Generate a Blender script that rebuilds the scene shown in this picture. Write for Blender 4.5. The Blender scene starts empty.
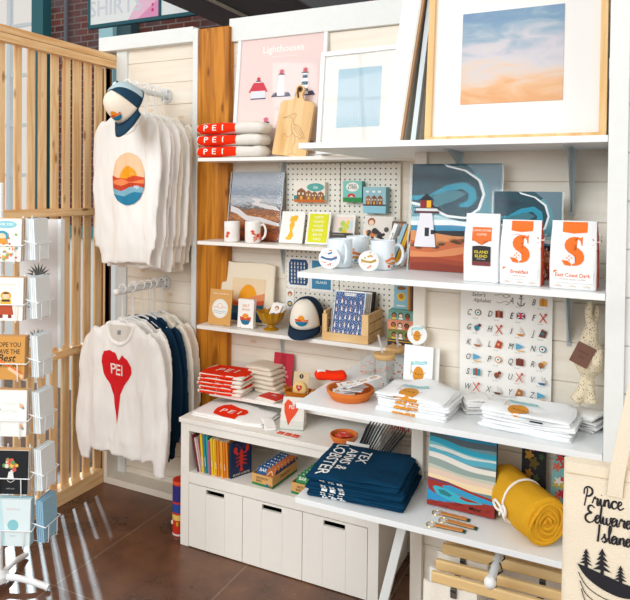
import bpy, bmesh, math, random
from mathutils import Vector, Matrix, noise
from mathutils.bvhtree import BVHTree
from math import sin, cos, pi, radians as rad

# ------------------------------------------------------------------ camera
SC = bpy.context.scene
COL = SC.collection
FPX, YAW, PITCH, ROLL, CY, CX = 636.11, 0.4472383, 0.0161312, 0.0102029, 201.15, 314.88
EYE = Vector((0, 0, 1.6))
F_ = Vector((-sin(YAW)*cos(PITCH), cos(YAW)*cos(PITCH), -sin(PITCH)))
R0 = Vector((cos(YAW), sin(YAW), 0)); U0 = R0.cross(F_)
R_ = cos(ROLL)*R0 + sin(ROLL)*U0
U_ = -sin(ROLL)*R0 + cos(ROLL)*U0
cd = bpy.data.cameras.new('camera'); cam = bpy.data.objects.new('camera', cd); COL.objects.link(cam)
cd.sensor_width = 36; cd.lens = FPX*36/630
cd.shift_x = -(CX-315)/630; cd.shift_y = -(300-CY)/630
cd.clip_start = 0.05
m = Matrix((R_, U_, -F_)).transposed().to_4x4(); m.translation = EYE
cam.matrix_world = m
SC.camera = cam

# ------------------------------------------------------------------ world and light
w = bpy.data.worlds.new('World'); SC.world = w; w.use_nodes = True
bg = w.node_tree.nodes['Background']; bg.inputs[0].default_value = (1.0, 0.955, 0.90, 1); bg.inputs[1].default_value = 0.62

def light(name, kind, loc, rot, energy, color, **k):
    l = bpy.data.lights.new(name, kind); l.energy = energy; l.color = color
    for a, b in k.items(): setattr(l, a, b)
    o = bpy.data.objects.new(name, l); COL.objects.link(o); o.location = loc; o.rotation_euler = rot
    return o
def aim(o, target):
    o.rotation_euler = (Vector(target)-o.location).to_track_quat('-Z', 'Y').to_euler()
el = rad(37)
sun = light('sun', 'SUN', (-8, 8, 6), (0, 0, 0), 3.2, (0.66, 0.88, 1.0), angle=rad(1.6))
aim(sun, sun.location + Vector((0.80*cos(el), -0.60*cos(el), -sin(el))))
a1 = light('window_light', 'AREA', (-2.6, -2.3, 3.0), (0, 0, 0), 160, (0.90, 0.96, 1.0), shape='RECTANGLE', size=3.2, size_y=2.4)
aim(a1, (-1.7, 2.3, 0.9))
a2 = light('area_light_side', 'AREA', (2.6, -1.0, 2.6), (0, 0, 0), 38, (1.0, 0.93, 0.84), shape='RECTANGLE', size=2.2, size_y=2.0)  # warm area lamp from the right; no window is built there
aim(a2, (-1.0, 2.3, 1.0))
SC.view_settings.view_transform = 'Standard'; SC.view_settings.look = 'None'
SC.view_settings.gamma = 1; SC.view_settings.use_curve_mapping = False
SC.view_settings.exposure = 0.31

# ------------------------------------------------------------------ helpers: pixels of the 630x600 frame to real points
def ray(px, py): return F_ + (px-CX)/FPX*R_ - (py-CY)/FPX*U_
def on(px, py, ax, v):
    d = ray(px, py); return EYE + d*((v-EYE[ax])/d[ax])
def onX(px, py, v): return on(px, py, 0, v)
def onY(px, py, v): return on(px, py, 1, v)
def onZ(px, py, v): return on(px, py, 2, v)

# ------------------------------------------------------------------ materials
MATS = {}
def srgb(c):
    if isinstance(c, str):
        c = [int(c[i:i+2], 16)/255 for i in (0, 2, 4)]
    return tuple((x/12.92 if x <= 0.04045 else ((x+0.055)/1.055)**2.4) for x in c) + (1,)
def newmat(name):
    mt = bpy.data.materials.new(name); mt.use_nodes = True
    return mt, mt.node_tree, mt.node_tree.nodes['Principled BSDF']
def M(col, rough=0.6, bump=0.0, scale=60, metal=0, var=0.0, spec=0.3):
    key = (col, rough, bump, scale, metal, var, spec)
    if key in MATS: return MATS[key]
    mt, nt, b = newmat('paint_' + str(col))
    b.inputs['Base Color'].default_value = srgb(col); b.inputs['Roughness'].default_value = rough
    b.inputs['Metallic'].default_value = metal; b.inputs['Specular IOR Level'].default_value = spec
    tc = nt.nodes.new('ShaderNodeTexCoord')
    if var or bump:
        n = nt.nodes.new('ShaderNodeTexNoise'); n.inputs['Scale'].default_value = scale; n.inputs['Detail'].default_value = 4
        nt.links.new(tc.outputs['Object'], n.inputs['Vector'])
        if var:
            mx = nt.nodes.new('ShaderNodeMixRGB'); mx.blend_type = 'MULTIPLY'; mx.inputs[0].default_value = 1
            cr = nt.nodes.new('ShaderNodeValToRGB'); cr.color_ramp.elements[0].color = (1-var,)*3+(1,); cr.color_ramp.elements[0].position = .3
            cr.color_ramp.elements[1].position = .7
            nt.links.new(n.outputs[0], cr.inputs[0]); nt.links.new(cr.outputs[0], mx.inputs[2]); mx.inputs[1].default_value = srgb(col)
            nt.links.new(mx.outputs[0], b.inputs['Base Color'])
        if bump:
            bp = nt.nodes.new('ShaderNodeBump'); bp.inputs['Strength'].default_value = bump; bp.inputs['Distance'].default_value = .004
            nt.links.new(n.outputs[0], bp.inputs['Height']); nt.links.new(bp.outputs[0], b.inputs['Normal'])
    MATS[key] = mt; return mt
def wood(name, c1, c2, axis='Z', scale=3.0, rough=0.5, knots=True):
    if name in MATS: return MATS[name]
    mt, nt, b = newmat(name)
    tc = nt.nodes.new('ShaderNodeTexCoord'); mp = nt.nodes.new('ShaderNodeMapping')
    s = [14, 14, 14]; s['XYZ'.index(axis)] = 1.0
    mp.inputs['Scale'].default_value = [q*scale/3 for q in s]
    oi = nt.nodes.new('ShaderNodeObjectInfo'); va = nt.nodes.new('ShaderNodeVectorMath'); va.operation = 'ADD'
    vm = nt.nodes.new('ShaderNodeMath'); vm.operation = 'MULTIPLY'; vm.inputs[1].default_value = 37
    nt.links.new(oi.outputs['Random'], vm.inputs[0]); nt.links.new(tc.outputs['Object'], va.inputs[0]); nt.links.new(vm.outputs[0], va.inputs[1])
    nt.links.new(va.outputs[0], mp.inputs[0])
    n = nt.nodes.new('ShaderNodeTexNoise'); n.inputs['Scale'].default_value = 2.2; n.inputs['Detail'].default_value = 6; n.inputs['Distortion'].default_value = 1.2
    nt.links.new(mp.outputs[0], n.inputs['Vector'])
    cr = nt.nodes.new('ShaderNodeValToRGB'); cr.color_ramp.elements[0].color = srgb(c2); cr.color_ramp.elements[0].position = .32
    cr.color_ramp.elements[1].color = srgb(c1); cr.color_ramp.elements[1].position = .6
    nt.links.new(n.outputs[0], cr.inputs[0]); last = cr.outputs[0]
    if knots:
        mp2 = nt.nodes.new('ShaderNodeMapping'); s2 = [16, 16, 16]; s2['XYZ'.index(axis)] = 5
        mp2.inputs['Scale'].default_value = s2
        v = nt.nodes.new('ShaderNodeTexVoronoi'); v.inputs['Scale'].default_value = 1.0
        nt.links.new(va.outputs[0], mp2.inputs[0]); nt.links.new(mp2.outputs[0], v.inputs['Vector'])
        c3 = nt.nodes.new('ShaderNodeValToRGB'); c3.color_ramp.elements[0].position = .06; c3.color_ramp.elements[1].position = .17
        c3.color_ramp.elements[0].color = (.30, .17, .09, 1); c3.color_ramp.elements[1].color = (1, 1, 1, 1)
        nt.links.new(v.outputs['Distance'], c3.inputs[0])
        mx = nt.nodes.new('ShaderNodeMixRGB'); mx.blend_type = 'MULTIPLY'; mx.inputs[0].default_value = .8
        nt.links.new(last, mx.inputs[1]); nt.links.new(c3.outputs[0], mx.inputs[2]); last = mx.outputs[0]
    nt.links.new(last, b.inputs['Base Color']); b.inputs['Roughness'].default_value = rough
    b.inputs['Specular IOR Level'].default_value = .25
    MATS[name] = mt; return mt
def ramp_mat(name, stops, axis='Z', scale=(4, 4, 4), nscale=3, mix=0.25, rough=.6, lo=0, hi=1, dist=0.0):
    """picture-like paint: bands along an object axis broken up by noise"""
    mt, nt, b = newmat(name)
    tc = nt.nodes.new('ShaderNodeTexCoord'); sp = nt.nodes.new('ShaderNodeSeparateXYZ'); nt.links.new(tc.outputs['Object'], sp.inputs[0])
    mr = nt.nodes.new('ShaderNodeMapRange'); mr.inputs[1].default_value = lo; mr.inputs[2].default_value = hi
    nt.links.new(sp.outputs[axis], mr.inputs[0])
    mp = nt.nodes.new('ShaderNodeMapping'); mp.inputs['Scale'].default_value = scale; nt.links.new(tc.outputs['Object'], mp.inputs[0])
    n = nt.nodes.new('ShaderNodeTexNoise'); n.inputs['Scale'].default_value = nscale; n.inputs['Detail'].default_value = 7; n.inputs['Distortion'].default_value = dist
    nt.links.new(mp.outputs[0], n.inputs['Vector'])
    s = nt.nodes.new('ShaderNodeMath'); s.operation = 'SUBTRACT'; s.inputs[1].default_value = .5; nt.links.new(n.outputs[0], s.inputs[0])
    ml = nt.nodes.new('ShaderNodeMath'); ml.operation = 'MULTIPLY_ADD'; ml.inputs[1].default_value = mix*2
    nt.links.new(s.outputs[0], ml.inputs[0]); nt.links.new(mr.outputs[0], ml.inputs[2])
    cr = nt.nodes.new('ShaderNodeValToRGB'); e = cr.color_ramp.elements
    e[0].position = stops[0][0]; e[0].color = srgb(stops[0][1]); e[1].position = stops[-1][0]; e[1].color = srgb(stops[-1][1])
    for p, c in stops[1:-1]:
        q = e.new(p); q.color = srgb(c)
    nt.links.new(ml.outputs[0], cr.inputs[0]); nt.links.new(cr.outputs[0], b.inputs['Base Color']); b.inputs['Roughness'].default_value = rough
    return mt
def glassy(name, col, rough=0.05, alpha=0.25, ior=1.45):
    """clear sleeve, acrylic or pressed glass"""
    if name in MATS: return MATS[name]
    mt = bpy.data.materials.new(name); mt.use_nodes = True; nt = mt.node_tree; nt.nodes.clear()
    o = nt.nodes.new('ShaderNodeOutputMaterial'); mx = nt.nodes.new('ShaderNodeMixShader')
    t = nt.nodes.new('ShaderNodeBsdfTransparent'); t.inputs[0].default_value = srgb(col)
    if alpha < .3:
        g = nt.nodes.new('ShaderNodeBsdfGlossy'); g.inputs['Color'].default_value = (1, 1, 1, 1)
    else:
        g = nt.nodes.new('ShaderNodeBsdfPrincipled'); g.inputs['Base Color'].default_value = srgb(col)
    g.inputs['Roughness'].default_value = rough
    if alpha < .3:
        lw = nt.nodes.new('ShaderNodeLayerWeight'); lw.inputs[0].default_value = .5; pw = nt.nodes.new('ShaderNodeMath'); pw.operation = 'POWER'; pw.inputs[1].default_value = 4
        nt.links.new(lw.outputs['Facing'], pw.inputs[0]); ma = nt.nodes.new('ShaderNodeMath'); ma.operation = 'MULTIPLY_ADD'; ma.inputs[1].default_value = .3; ma.inputs[2].default_value = alpha*.07
        nt.links.new(pw.outputs[0], ma.inputs[0]); nt.links.new(ma.outputs[0], mx.inputs[0])
    else: mx.inputs[0].default_value = alpha
    nt.links.new(t.outputs[0], mx.inputs[1]); nt.links.new(g.outputs[0], mx.inputs[2]); nt.links.new(mx.outputs[0], o.inputs[0])
    MATS[name] = mt; return mt

CREAM = M('efe4d4', .55, .15, 30, 0, .05)
TRIM = M('e6e9e8', .5, .08, 40, 0, .03)
SHELF = M('eef1f2', .35)
SHELFW = M('f3efe9', .35)
CAB = M('f3efe7', .4, 0, 20, 0, .02)
WHITE = M('f4f4f2', .5)
PAPER = M('f3f1ec', .6)
BLACK = M('17191d', .5)
DARK = M('1b2025', .6)
KRAFT = M('c79a66', .8, .1, 200)
RED = M('e02a16', .7)
COTTON = M('faf8f5', .95, .35, 220, 0, 0, .1)
COTTON2 = M('f3ecdf', .95, .35, 220, 0, 0, .1)
COTTONB = M('f3f6f8', .95, .3, 220, 0, 0, .1)
NAVY = M('16324a', .95, .35, 220, 0, 0, .1)
TEAL = M('0d3b59', .95, .35, 220, 0, 0, .1)
REDCOT = M('ee3312', .9, .3, 220, 0, 0, .1)
STEEL = M('b9c6cc', .35, 0, 1, .6)
WIRE = M('f2f5f7', .35)
PINE = wood('pine_boards', 'f7d6a6', 'e4b078', 'Z')
PINEY = wood('pine_rails', 'f5d2a0', 'e2ac70', 'Y')
MAPLE = wood('maple', 'eec892', 'd9a868', 'Z', 2, .5, False)
MAPLEX = wood('maple_x', 'eccb98', 'dcab6c', 'X', 2, .5, False)
POSTW = wood('amber_post', 'cf8629', '985813', 'Z', 2.6, .4, True)

# ------------------------------------------------------------------ mesh builder
class MB:
    def __init__(s): s.v = []; s.f = []; s.mi = []; s.M = Matrix.Identity(4); s.k = 0
    def add(s, vs, fs, m=0):
        b = len(s.v); s.v += [s.M @ Vector(q) for q in vs]
        for f in fs: s.f.append([b+i for i in f]); s.mi.append(m)
        return s
    def box(s, x0, x1, y0, y1, z0, z1, m=0):
        return s.add([(x0,y0,z0),(x1,y0,z0),(x1,y1,z0),(x0,y1,z0),(x0,y0,z1),(x1,y0,z1),(x1,y1,z1),(x0,y1,z1)],
                     [(0,3,2,1),(4,5,6,7),(0,1,5,4),(1,2,6,5),(2,3,7,6),(3,0,4,7)], m)
    def poly(s, pts, y=0, m=0):            # flat polygon facing -Y in local x,z
        return s.add([(p[0], y, p[1]) for p in pts], [list(range(len(pts)))], m)
    def prism(s, pts, y0, y1, m=0):
        n = len(pts); vs = [(p[0], y0, p[1]) for p in pts] + [(p[0], y1, p[1]) for p in pts]
        fs = [list(range(n)), list(range(2*n-1, n-1, -1))] + [(i, i+n, (i+1) % n+n, (i+1) % n) for i in range(n)]
        return s.add(vs, fs, m)
    def rings(s, rs, m=0, caps=True, closed=True):
        n = len(rs[0]); vs = [p for r in rs for p in r]; fs = []
        for i in range(len(rs)-1):
            for j in range(n if closed else n-1):
                a = i*n+j; b = i*n+(j+1) % n; fs.append((a, b, b+n, a+n))
        if caps: fs.append(list(range(n-1, -1, -1))); fs.append([(len(rs)-1)*n+j for j in range(n)])
        return s.add(vs, fs, m)
    def lathe(s, prof, n=28, m=0, cx=0, cy=0, squash=1):
        rs = [[(cx+r*cos(2*pi*j/n), cy+r*sin(2*pi*j/n)*squash, z) for j in range(n)] for r, z in prof]
        return s.rings(rs, m, caps=True)
    def tube(s, pts, r, n=8, m=0, flat=1.0, closed=False):
        pts = [Vector(p) for p in pts]; N = len(pts); rs = []
        rr = r if isinstance(r, (list, tuple)) else [r]*N
        up = Vector((0, 0, 1)); prev = None
        for i, p in enumerate(pts):
            if closed: t = pts[(i+1) % N]-pts[i-1]
            else: t = pts[min(i+1, N-1)]-pts[max(i-1, 0)]
            if t.length < 1e-9: t = Vector((0, 0, 1))
            t.normalize()
            if prev is None:
                a = t.orthogonal().normalized()
            else:
                a = (prev - t*prev.dot(t))
                a = a.normalized() if a.length > 1e-6 else t.orthogonal().normalized()
            prev = a; b = t.cross(a)
            rs.append([p + (a*cos(2*pi*j/n) + b*sin(2*pi*j/n)*flat)*rr[i] for j in range(n)])
        if closed:
            rs.append(rs[0]); return s.rings(rs, m, caps=False)
        return s.rings(rs, m)
    def sphere(s, c, r, m=0, n=16, sc=(1, 1, 1)):
        rs = []
        for i in range(1, n//2):
            a = pi*i/(n//2)
            rs.append([(c[0]+r*sc[0]*sin(a)*cos(2*pi*j/n), c[1]+r*sc[1]*sin(a)*sin(2*pi*j/n), c[2]-r*sc[2]*cos(a)) for j in range(n)])
        return s.rings(rs, m)
    def build(s, name, mats, parent=None, smooth=35, bevel=0, loc=None, rot=None):
        me = bpy.data.meshes.new(name); me.from_pydata([tuple(q) for q in s.v], [], s.f)
        if not isinstance(mats, (list, tuple)): mats = [mats]
        for q in mats: me.materials.append(q)
        me.polygons.foreach_set('material_index', s.mi)
        bm = bmesh.new(); bm.from_mesh(me); bmesh.ops.remove_doubles(bm, verts=bm.verts, dist=1e-6)
        if not s.k: bmesh.ops.recalc_face_normals(bm, faces=bm.faces)
        bm.to_mesh(me); bm.free()
        me.polygons.foreach_set('use_smooth', [True]*len(me.polygons))
        if smooth < 180: me.set_sharp_from_angle(angle=rad(smooth))
        me.update()
        o = bpy.data.objects.new(name, me); COL.objects.link(o)
        if parent: o.parent = parent
        if loc is not None: o.location = loc
        if rot is not None: o.rotation_euler = rot
        if bevel:
            md = o.modifiers.new('bevel', 'BEVEL'); md.width = bevel; md.segments = 2; md.limit_method = 'ANGLE'; md.angle_limit = rad(40)
        return o
def tag(o, label=None, cat=None, group=None, kind=None):
    if label: o['label'] = label
    if cat: o['category'] = cat
    if group: o['group'] = group
    if kind: o['kind'] = kind
    return o
def T(name, label, cat, loc, rz=0, group=None, lean=0, roll=0):
    o = bpy.data.objects.new(name, None); COL.objects.link(o); o.empty_display_size = .05
    o.location = loc; o.rotation_euler = (rad(-lean), rad(roll), rad(rz))
    return tag(o, label, cat, group)
def struct(o, label=None): return tag(o, label, kind='structure')
def dup(o, parent=None):
    c = o.copy(); COL.objects.link(c); c.parent = parent
    for ch in list(o.children): dup(ch, c)
    return c
def sbox(name, mat, x0, x1, y0, y1, z0, z1, bevel=0):
    return struct(MB().box(x0, x1, y0, y1, z0, z1).build(name, mat, bevel=bevel))

# ------------------------------------------------------------------ flat artwork
def ell(cx, cy, rx, ry=None, n=28, a0=0, a1=360):
    ry = rx if ry is None else ry
    full = abs(a1-a0) >= 360
    k = n if full else n+1
    return [(cx+rx*cos(rad(a0+(a1-a0)*i/n)), cy+ry*sin(rad(a0+(a1-a0)*i/n))) for i in range(k)]
def rct(x0, y0, x1, y1): return [(x0, y0), (x1, y0), (x1, y1), (x0, y1)]
def spline(pts, k=6):
    out = []; n = len(pts)
    for i in range(n-1):
        p0, p1, p2, p3 = pts[max(i-1, 0)], pts[i], pts[i+1], pts[min(i+2, n-1)]
        for j in range(k):
            t = j/k
            out.append(tuple(.5*((2*p1[q])+(-p0[q]+p2[q])*t+(2*p0[q]-5*p1[q]+4*p2[q]-p3[q])*t*t+(-p0[q]+3*p1[q]-3*p2[q]+p3[q])*t**3) for q in range(len(p1))))
    out.append(tuple(pts[-1])); return out
def heart(cx, cy, w, h, n=40):
    out = []
    for i in range(n):
        t = 2*pi*i/n
        out.append((cx+w/2*sin(t)**3, cy+h/2*(13*cos(t)-5*cos(2*t)-2*cos(3*t)-cos(4*t)+2.5)/14.5))
    return out
TXT = {}
def text_polys(s, bold=False):
    key = (s, bold if bold != 1 else 0)
    if key not in TXT:
        c = bpy.data.curves.new('lettering', 'FONT'); c.body = s; c.align_x = 'CENTER'; c.size = 1; c.resolution_u = 2
        if bold: c.offset = .012 if bold == 1 else bold
        o = bpy.data.objects.new('lettering', c); COL.objects.link(o)
        dg = bpy.context.evaluated_depsgraph_get(); me = bpy.data.meshes.new_from_object(o.evaluated_get(dg))
        TXT[key] = ([(v.co.x, v.co.y) for v in me.vertices], [list(p.vertices) for p in me.polygons])
        bpy.data.objects.remove(o); bpy.data.curves.remove(c); bpy.data.meshes.remove(me)
    return TXT[key]
class Art:
    """a print: polygons, strokes and lettering in metres, x across and z up, each layer a hair in front of the last"""
    def __init__(s, w=1, h=1): s.w, s.h = w, h; s.items = []; s.mats = []; s.ly = 0
    def mi(s, c):
        m_ = c if not isinstance(c, str) else M(c, .6)
        if m_ not in s.mats: s.mats.append(m_)
        return s.mats.index(m_)
    def P(s, pts, c):     # normalised 0..1
        s.ly += 1
        s.items.append(([((x-.5)*s.w, y*s.h) for x, y in pts], [list(range(len(pts)))], s.mi(c), s.ly)); return s
    def E(s, cx, cy, rx, c, ry=None, a0=0, a1=360):
        ry = rx*s.w/s.h if ry is None else ry
        return s.P(ell(cx, cy, rx, ry, 24, a0, a1), c)
    def B(s, x0, y0, x1, y1, c): return s.P(rct(x0, y0, x1, y1), c)
    def H(s, cx, cy, w, h, c): return s.P(heart(cx, cy, w, h), c)
    def S(s, pts, wd, c, k=6, taper=False):   # stroke, normalised pts, width in metres
        pts = spline(pts, k) if k > 1 else pts
        q = [Vector(((x-.5)*s.w, y*s.h)) for x, y in [(p[0], p[1]) for p in pts]]
        wds = [p[2]*wd for p in pts] if len(pts[0]) > 2 else [wd]*len(q)
        L = []; n = len(q)
        for i in range(n):
            t = q[min(i+1, n-1)]-q[max(i-1, 0)]
            if t.length < 1e-9: t = Vector((1, 0))
            t.normalize(); nn = Vector((-t.y, t.x))*wds[i]/2
            L.append((q[i]+nn, q[i]-nn))
        vs = [tuple(a) for a, b in L] + [tuple(b) for a, b in L]
        s.ly += 1; s.items.append((vs, [(i, i+1, n+i+1, n+i) for i in range(n-1)], s.mi(c), s.ly)); return s
    def X(s, txt, x, y, size, c, bold=True, sx=1.0, shear=0, rot=0):   # size = letter height in metres, centred at x, baseline y (normalised)
        vs, fs = text_polys(txt, bold); s.ly += 1; k = size/.7
        ca, sa = cos(rad(rot)), sin(rad(rot)); out = []
        for a, b in vs:
            a2 = (a+shear*b)*k*sx; b2 = b*k
            out.append(((x-.5)*s.w+a2*ca-b2*sa, y*s.h+a2*sa+b2*ca))
        s.items.append((out, fs, s.mi(c), s.ly)); return s
    def flat(s, parent, y, name='artwork', step=.00012):
        mb = MB(); mb.k = 1
        for vs, fs, mi_, ly in s.items:
            b = len(mb.v); mb.v += [Vector((x, y-.0003-ly*step, z)) for x, z in vs]
            for f in fs:
                a = sum(vs[f[i]][0]*vs[f[(i+1) % len(f)]][1]-vs[f[(i+1) % len(f)]][0]*vs[f[i]][1] for i in range(len(f)))
                f2 = list(f) if a > 0 else list(f)[::-1]
                mb.f.append([b+i for i in f2]); mb.mi.append(mi_)
        return mb.build(name, s.mats, parent, smooth=20)
    def flat_up(s, parent, z, name='artwork', step=.00015, loc=(0, 0)):
        """lies on a horizontal top, read from the front (x right, height runs away from viewer)"""
        o = s.flat(parent, 0, name, step); o.rotation_euler = (rad(-90), 0, 0); o.location = (loc[0], loc[1], z); return o
    def project(s, target, parent, M4, direction, off=.0018, cut=.009, name='print', step=.0005):
        """lay the print onto a curved surface: M4 takes print space (x, 0, z) to the target's space, then cast along direction"""
        bvh = BVHTree.FromPolygons([v.co.copy() for v in target.data.vertices], [tuple(p.vertices) for p in target.data.polygons])
        d = Vector(direction).normalized()
        V = []; Fc = []; MI = []
        for vs, fs, mi_, ly in s.items:
            bm = bmesh.new(); bv = [bm.verts.new((x, 0, z)) for x, z in vs]
            for f in fs:
                try: bm.faces.new([bv[i] for i in f])
                except ValueError: pass
            bmesh.ops.triangulate(bm, faces=bm.faces)
            for _ in range(7):
                lg = [e for e in bm.edges if e.calc_length() > cut]
                if not lg: break
                bmesh.ops.subdivide_edges(bm, edges=lg, cuts=1); bmesh.ops.triangulate(bm, faces=[f for f in bm.faces if len(f.verts) > 3])
            bm.verts.index_update(); b = len(V); ok = []
            for v in bm.verts:
                p = M4 @ v.co; h = bvh.ray_cast(p - d*.4, d)
                if h[0] is None: h = bvh.find_nearest(p); 
                V.append(h[0] - d*(off + ly*step)); ok.append(True)
            for f in bm.faces: Fc.append([b+v.index for v in f.verts]); MI.append(mi_)
            bm.free()
        me = bpy.data.meshes.new(name); me.from_pydata([tuple(q) for q in V], [], Fc)
        for q in s.mats: me.materials.append(q)
        me.polygons.foreach_set('material_index', MI); me.polygons.foreach_set('use_smooth', [True]*len(me.polygons)); me.update()
        bm = bmesh.new(); bm.from_mesh(me)
        for f in bm.faces:
            if f.normal.dot(d) > 0: f.normal_flip()
        bm.to_mesh(me); bm.free()
        o = bpy.data.objects.new(name, me); COL.objects.link(o); o.parent = parent; return o

def sheet(kind, label, cat, loc, w_, h_, t=.003, lean=8, rz=0, group=None, mat=None, art=None, roll=0, sleeve=0, edge=None):
    """a card, print or canvas standing on its lower edge: front face at local y = -t/2"""
    o = MB().box(-w_/2, w_/2, -t/2, t/2, 0, h_).build(kind, mat or PAPER, smooth=20)
    o.location = loc; o.rotation_euler = (rad(-lean), rad(roll), rad(rz)); tag(o, label, cat, group)
    if art: art.flat(o, -t/2)
    if sleeve:
        mb = MB().box(-w_/2-sleeve, w_/2+sleeve, -t/2-.004, t/2+.002, -.001, h_+sleeve*1.6)
        mb.build('plastic_sleeve', glassy('sleeve_film', 'ffffff', .06, .13), o, smooth=20)
        # crinkled welded edges
        random.seed(int(w_*1000))
        for sx in (-1, 1):
            e = MB()
            pts = [(sx*(w_/2+sleeve*.7)+random.uniform(-.002, .002), -t/2-.006+random.uniform(-.003, .003), z*h_/14) for z in range(15)]
            e.tube(pts, .0028, 5)
            e.build('sleeve_edge', glassy('sleeve_edge', 'f2f8fa', .1, .4), o)
    return o
def stand_px(x0, x1, yb, yt, z, Y=None, lean=8):
    """place an upright thing seen between pixels x0..x1, from base yb to top yt, standing on height z"""
    xc = (x0+x1)/2
    if Y is None: p = onZ(xc, yb, z)
    else: p = onY(xc, yb, Y); p.z = z
    a = onY(x0, yb, p.y); b = onY(x1, yb, p.y)
    zt = onY(xc, yt, p.y).z
    # leaning back moves the top away
    h = (zt-z)/cos(rad(lean))
    d = h*sin(rad(lean)); zt = onY(xc, yt, p.y+d).z; h = (zt-z)/cos(rad(lean))
    return p, abs(b.x-a.x), h

# ================================================================== THE SETTING
def floor_mat():
    mt, nt, b = newmat('polished_brown_concrete'); L = nt.links.new
    tc = nt.nodes.new('ShaderNodeTexCoord')
    n = nt.nodes.new('ShaderNodeTexNoise'); n.inputs['Scale'].default_value = 2.3; n.inputs['Detail'].default_value = 9; n.inputs['Roughness'].default_value = .65
    L(tc.outputs['Object'], n.inputs['Vector'])
    cr = nt.nodes.new('ShaderNodeValToRGB'); cr.color_ramp.elements[0].position = .32; cr.color_ramp.elements[0].color = srgb('3b261d')
    cr.color_ramp.elements[1].position = .72; cr.color_ramp.elements[1].color = srgb('865a40')
    L(n.outputs[0], cr.inputs[0])
    v = nt.nodes.new('ShaderNodeTexNoise'); v.inputs['Scale'].default_value = 55; v.inputs['Detail'].default_value = 3; L(tc.outputs['Object'], v.inputs['Vector'])
    c2 = nt.nodes.new('ShaderNodeValToRGB'); c2.color_ramp.elements[0].position = .68; c2.color_ramp.elements[0].color = (0, 0, 0, 1)
    c2.color_ramp.elements[1].position = .74; c2.color_ramp.elements[1].color = (.6, .6, .6, 1); L(v.outputs[0], c2.inputs[0])
    mx = nt.nodes.new('ShaderNodeMixRGB'); L(c2.outputs[0], mx.inputs[0]); L(cr.outputs[0], mx.inputs[1]); mx.inputs[2].default_value = srgb('c89468')
    mp = nt.nodes.new('ShaderNodeMapping'); mp.inputs['Location'].default_value = (.17, .56, 0); L(tc.outputs['Object'], mp.inputs[0])
    br = nt.nodes.new('ShaderNodeTexBrick'); br.offset = 0; br.inputs['Scale'].default_value = 1; br.inputs['Mortar Size'].default_value = .0022
    br.inputs['Mortar Smooth'].default_value = .3; br.inputs['Brick Width'].default_value = .62; br.inputs['Row Height'].default_value = 1.2
    L(mp.outputs[0], br.inputs['Vector'])
    m2 = nt.nodes.new('ShaderNodeMixRGB'); L(br.outputs['Fac'], m2.inputs[0]); L(mx.outputs[0], m2.inputs[1]); m2.inputs[2].default_value = srgb('8c7a6c')
    L(m2.outputs[0], b.inputs['Base Color'])
    r = nt.nodes.new('ShaderNodeMapRange'); r.inputs[3].default_value = .16; r.inputs[4].default_value = .42; L(n.outputs[0], r.inputs[0]); L(r.outputs[0], b.inputs['Roughness'])
    b.inputs['Specular IOR Level'].default_value = .45
    bp = nt.nodes.new('ShaderNodeBump'); bp.inputs['Strength'].default_value = .06; L(n.outputs[0], bp.inputs['Height']); L(bp.outputs[0], b.inputs['Normal'])
    return mt
struct(MB().box(-9.5, 2.6, -4, 6.2, -.05, 0).build('floor', floor_mat()))

def planks(name, x0, x1, z0, z1, step, y0, y1, mat, phase=0, axis='x'):
    mb = MB(); z = z0
    zs = [z0]; k = phase
    while k < z1:
        if k > z0+.01: zs.append(k)
        k += step
    zs.append(z1)
    for a, b in zip(zs, zs[1:]):
        mb.box(x0, x1, y0, y1, a+.0012, b-.0012)
    mb.box(x0+.001, x1-.001, y0+.006, y1, z0, z1)
    return struct(mb.build(name, mat, bevel=.0015))
WALLM = M('f1e6d6', .55, .12, 25, 0, .05)
def wall_boards(name):
    mt, nt, b = newmat(name); L = nt.links.new
    tc = nt.nodes.new('ShaderNodeTexCoord')
    mp = nt.nodes.new('ShaderNodeMapping'); mp.inputs['Scale'].default_value = (1.2, 1, 14); L(tc.outputs['Object'], mp.inputs[0])
    n = nt.nodes.new('ShaderNodeTexNoise'); n.inputs['Scale'].default_value = 3; n.inputs['Detail'].default_value = 5; L(mp.outputs[0], n.inputs['Vector'])
    cr = nt.nodes.new('ShaderNodeValToRGB'); cr.color_ramp.elements[0].color = srgb('ebe0cf'); cr.color_ramp.elements[1].color = srgb('f1e8da')
    cr.color_ramp.elements[0].position = .35; cr.color_ramp.elements[1].position = .6; L(n.outputs[0], cr.inputs[0])
    m2 = nt.nodes.new('ShaderNodeMapping'); m2.inputs['Scale'].default_value = (4.5, 1, 9); L(tc.outputs['Object'], m2.inputs[0])
    v = nt.nodes.new('ShaderNodeTexVoronoi'); v.inputs['Scale'].default_value = 1; L(m2.outputs[0], v.inputs['Vector'])
    c3 = nt.nodes.new('ShaderNodeValToRGB'); c3.color_ramp.elements[0].position = .05; c3.color_ramp.elements[0].color = srgb('e2bb86')
    c3.color_ramp.elements[1].position = .12; c3.color_ramp.elements[1].color = (1, 1, 1, 1); L(v.outputs['Distance'], c3.inputs[0])
    mx = nt.nodes.new('ShaderNodeMixRGB'); mx.blend_type = 'MULTIPLY'; mx.inputs[0].default_value = .45; L(cr.outputs[0], mx.inputs[1]); L(c3.outputs[0], mx.inputs[2])
    L(mx.outputs[0], b.inputs['Base Color']); b.inputs['Roughness'].default_value = .5
    return mt
BOARDS = wall_boards('painted_knotty_boards')
planks('wall_back', -1.76, -.6, 0, 2.34, .1165, 2.71, 2.76, BOARDS, phase=.0085)
sbox('trim_1', TRIM, -1.775, -.6, 2.69, 2.77, 2.34, 2.455, .002)
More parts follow.
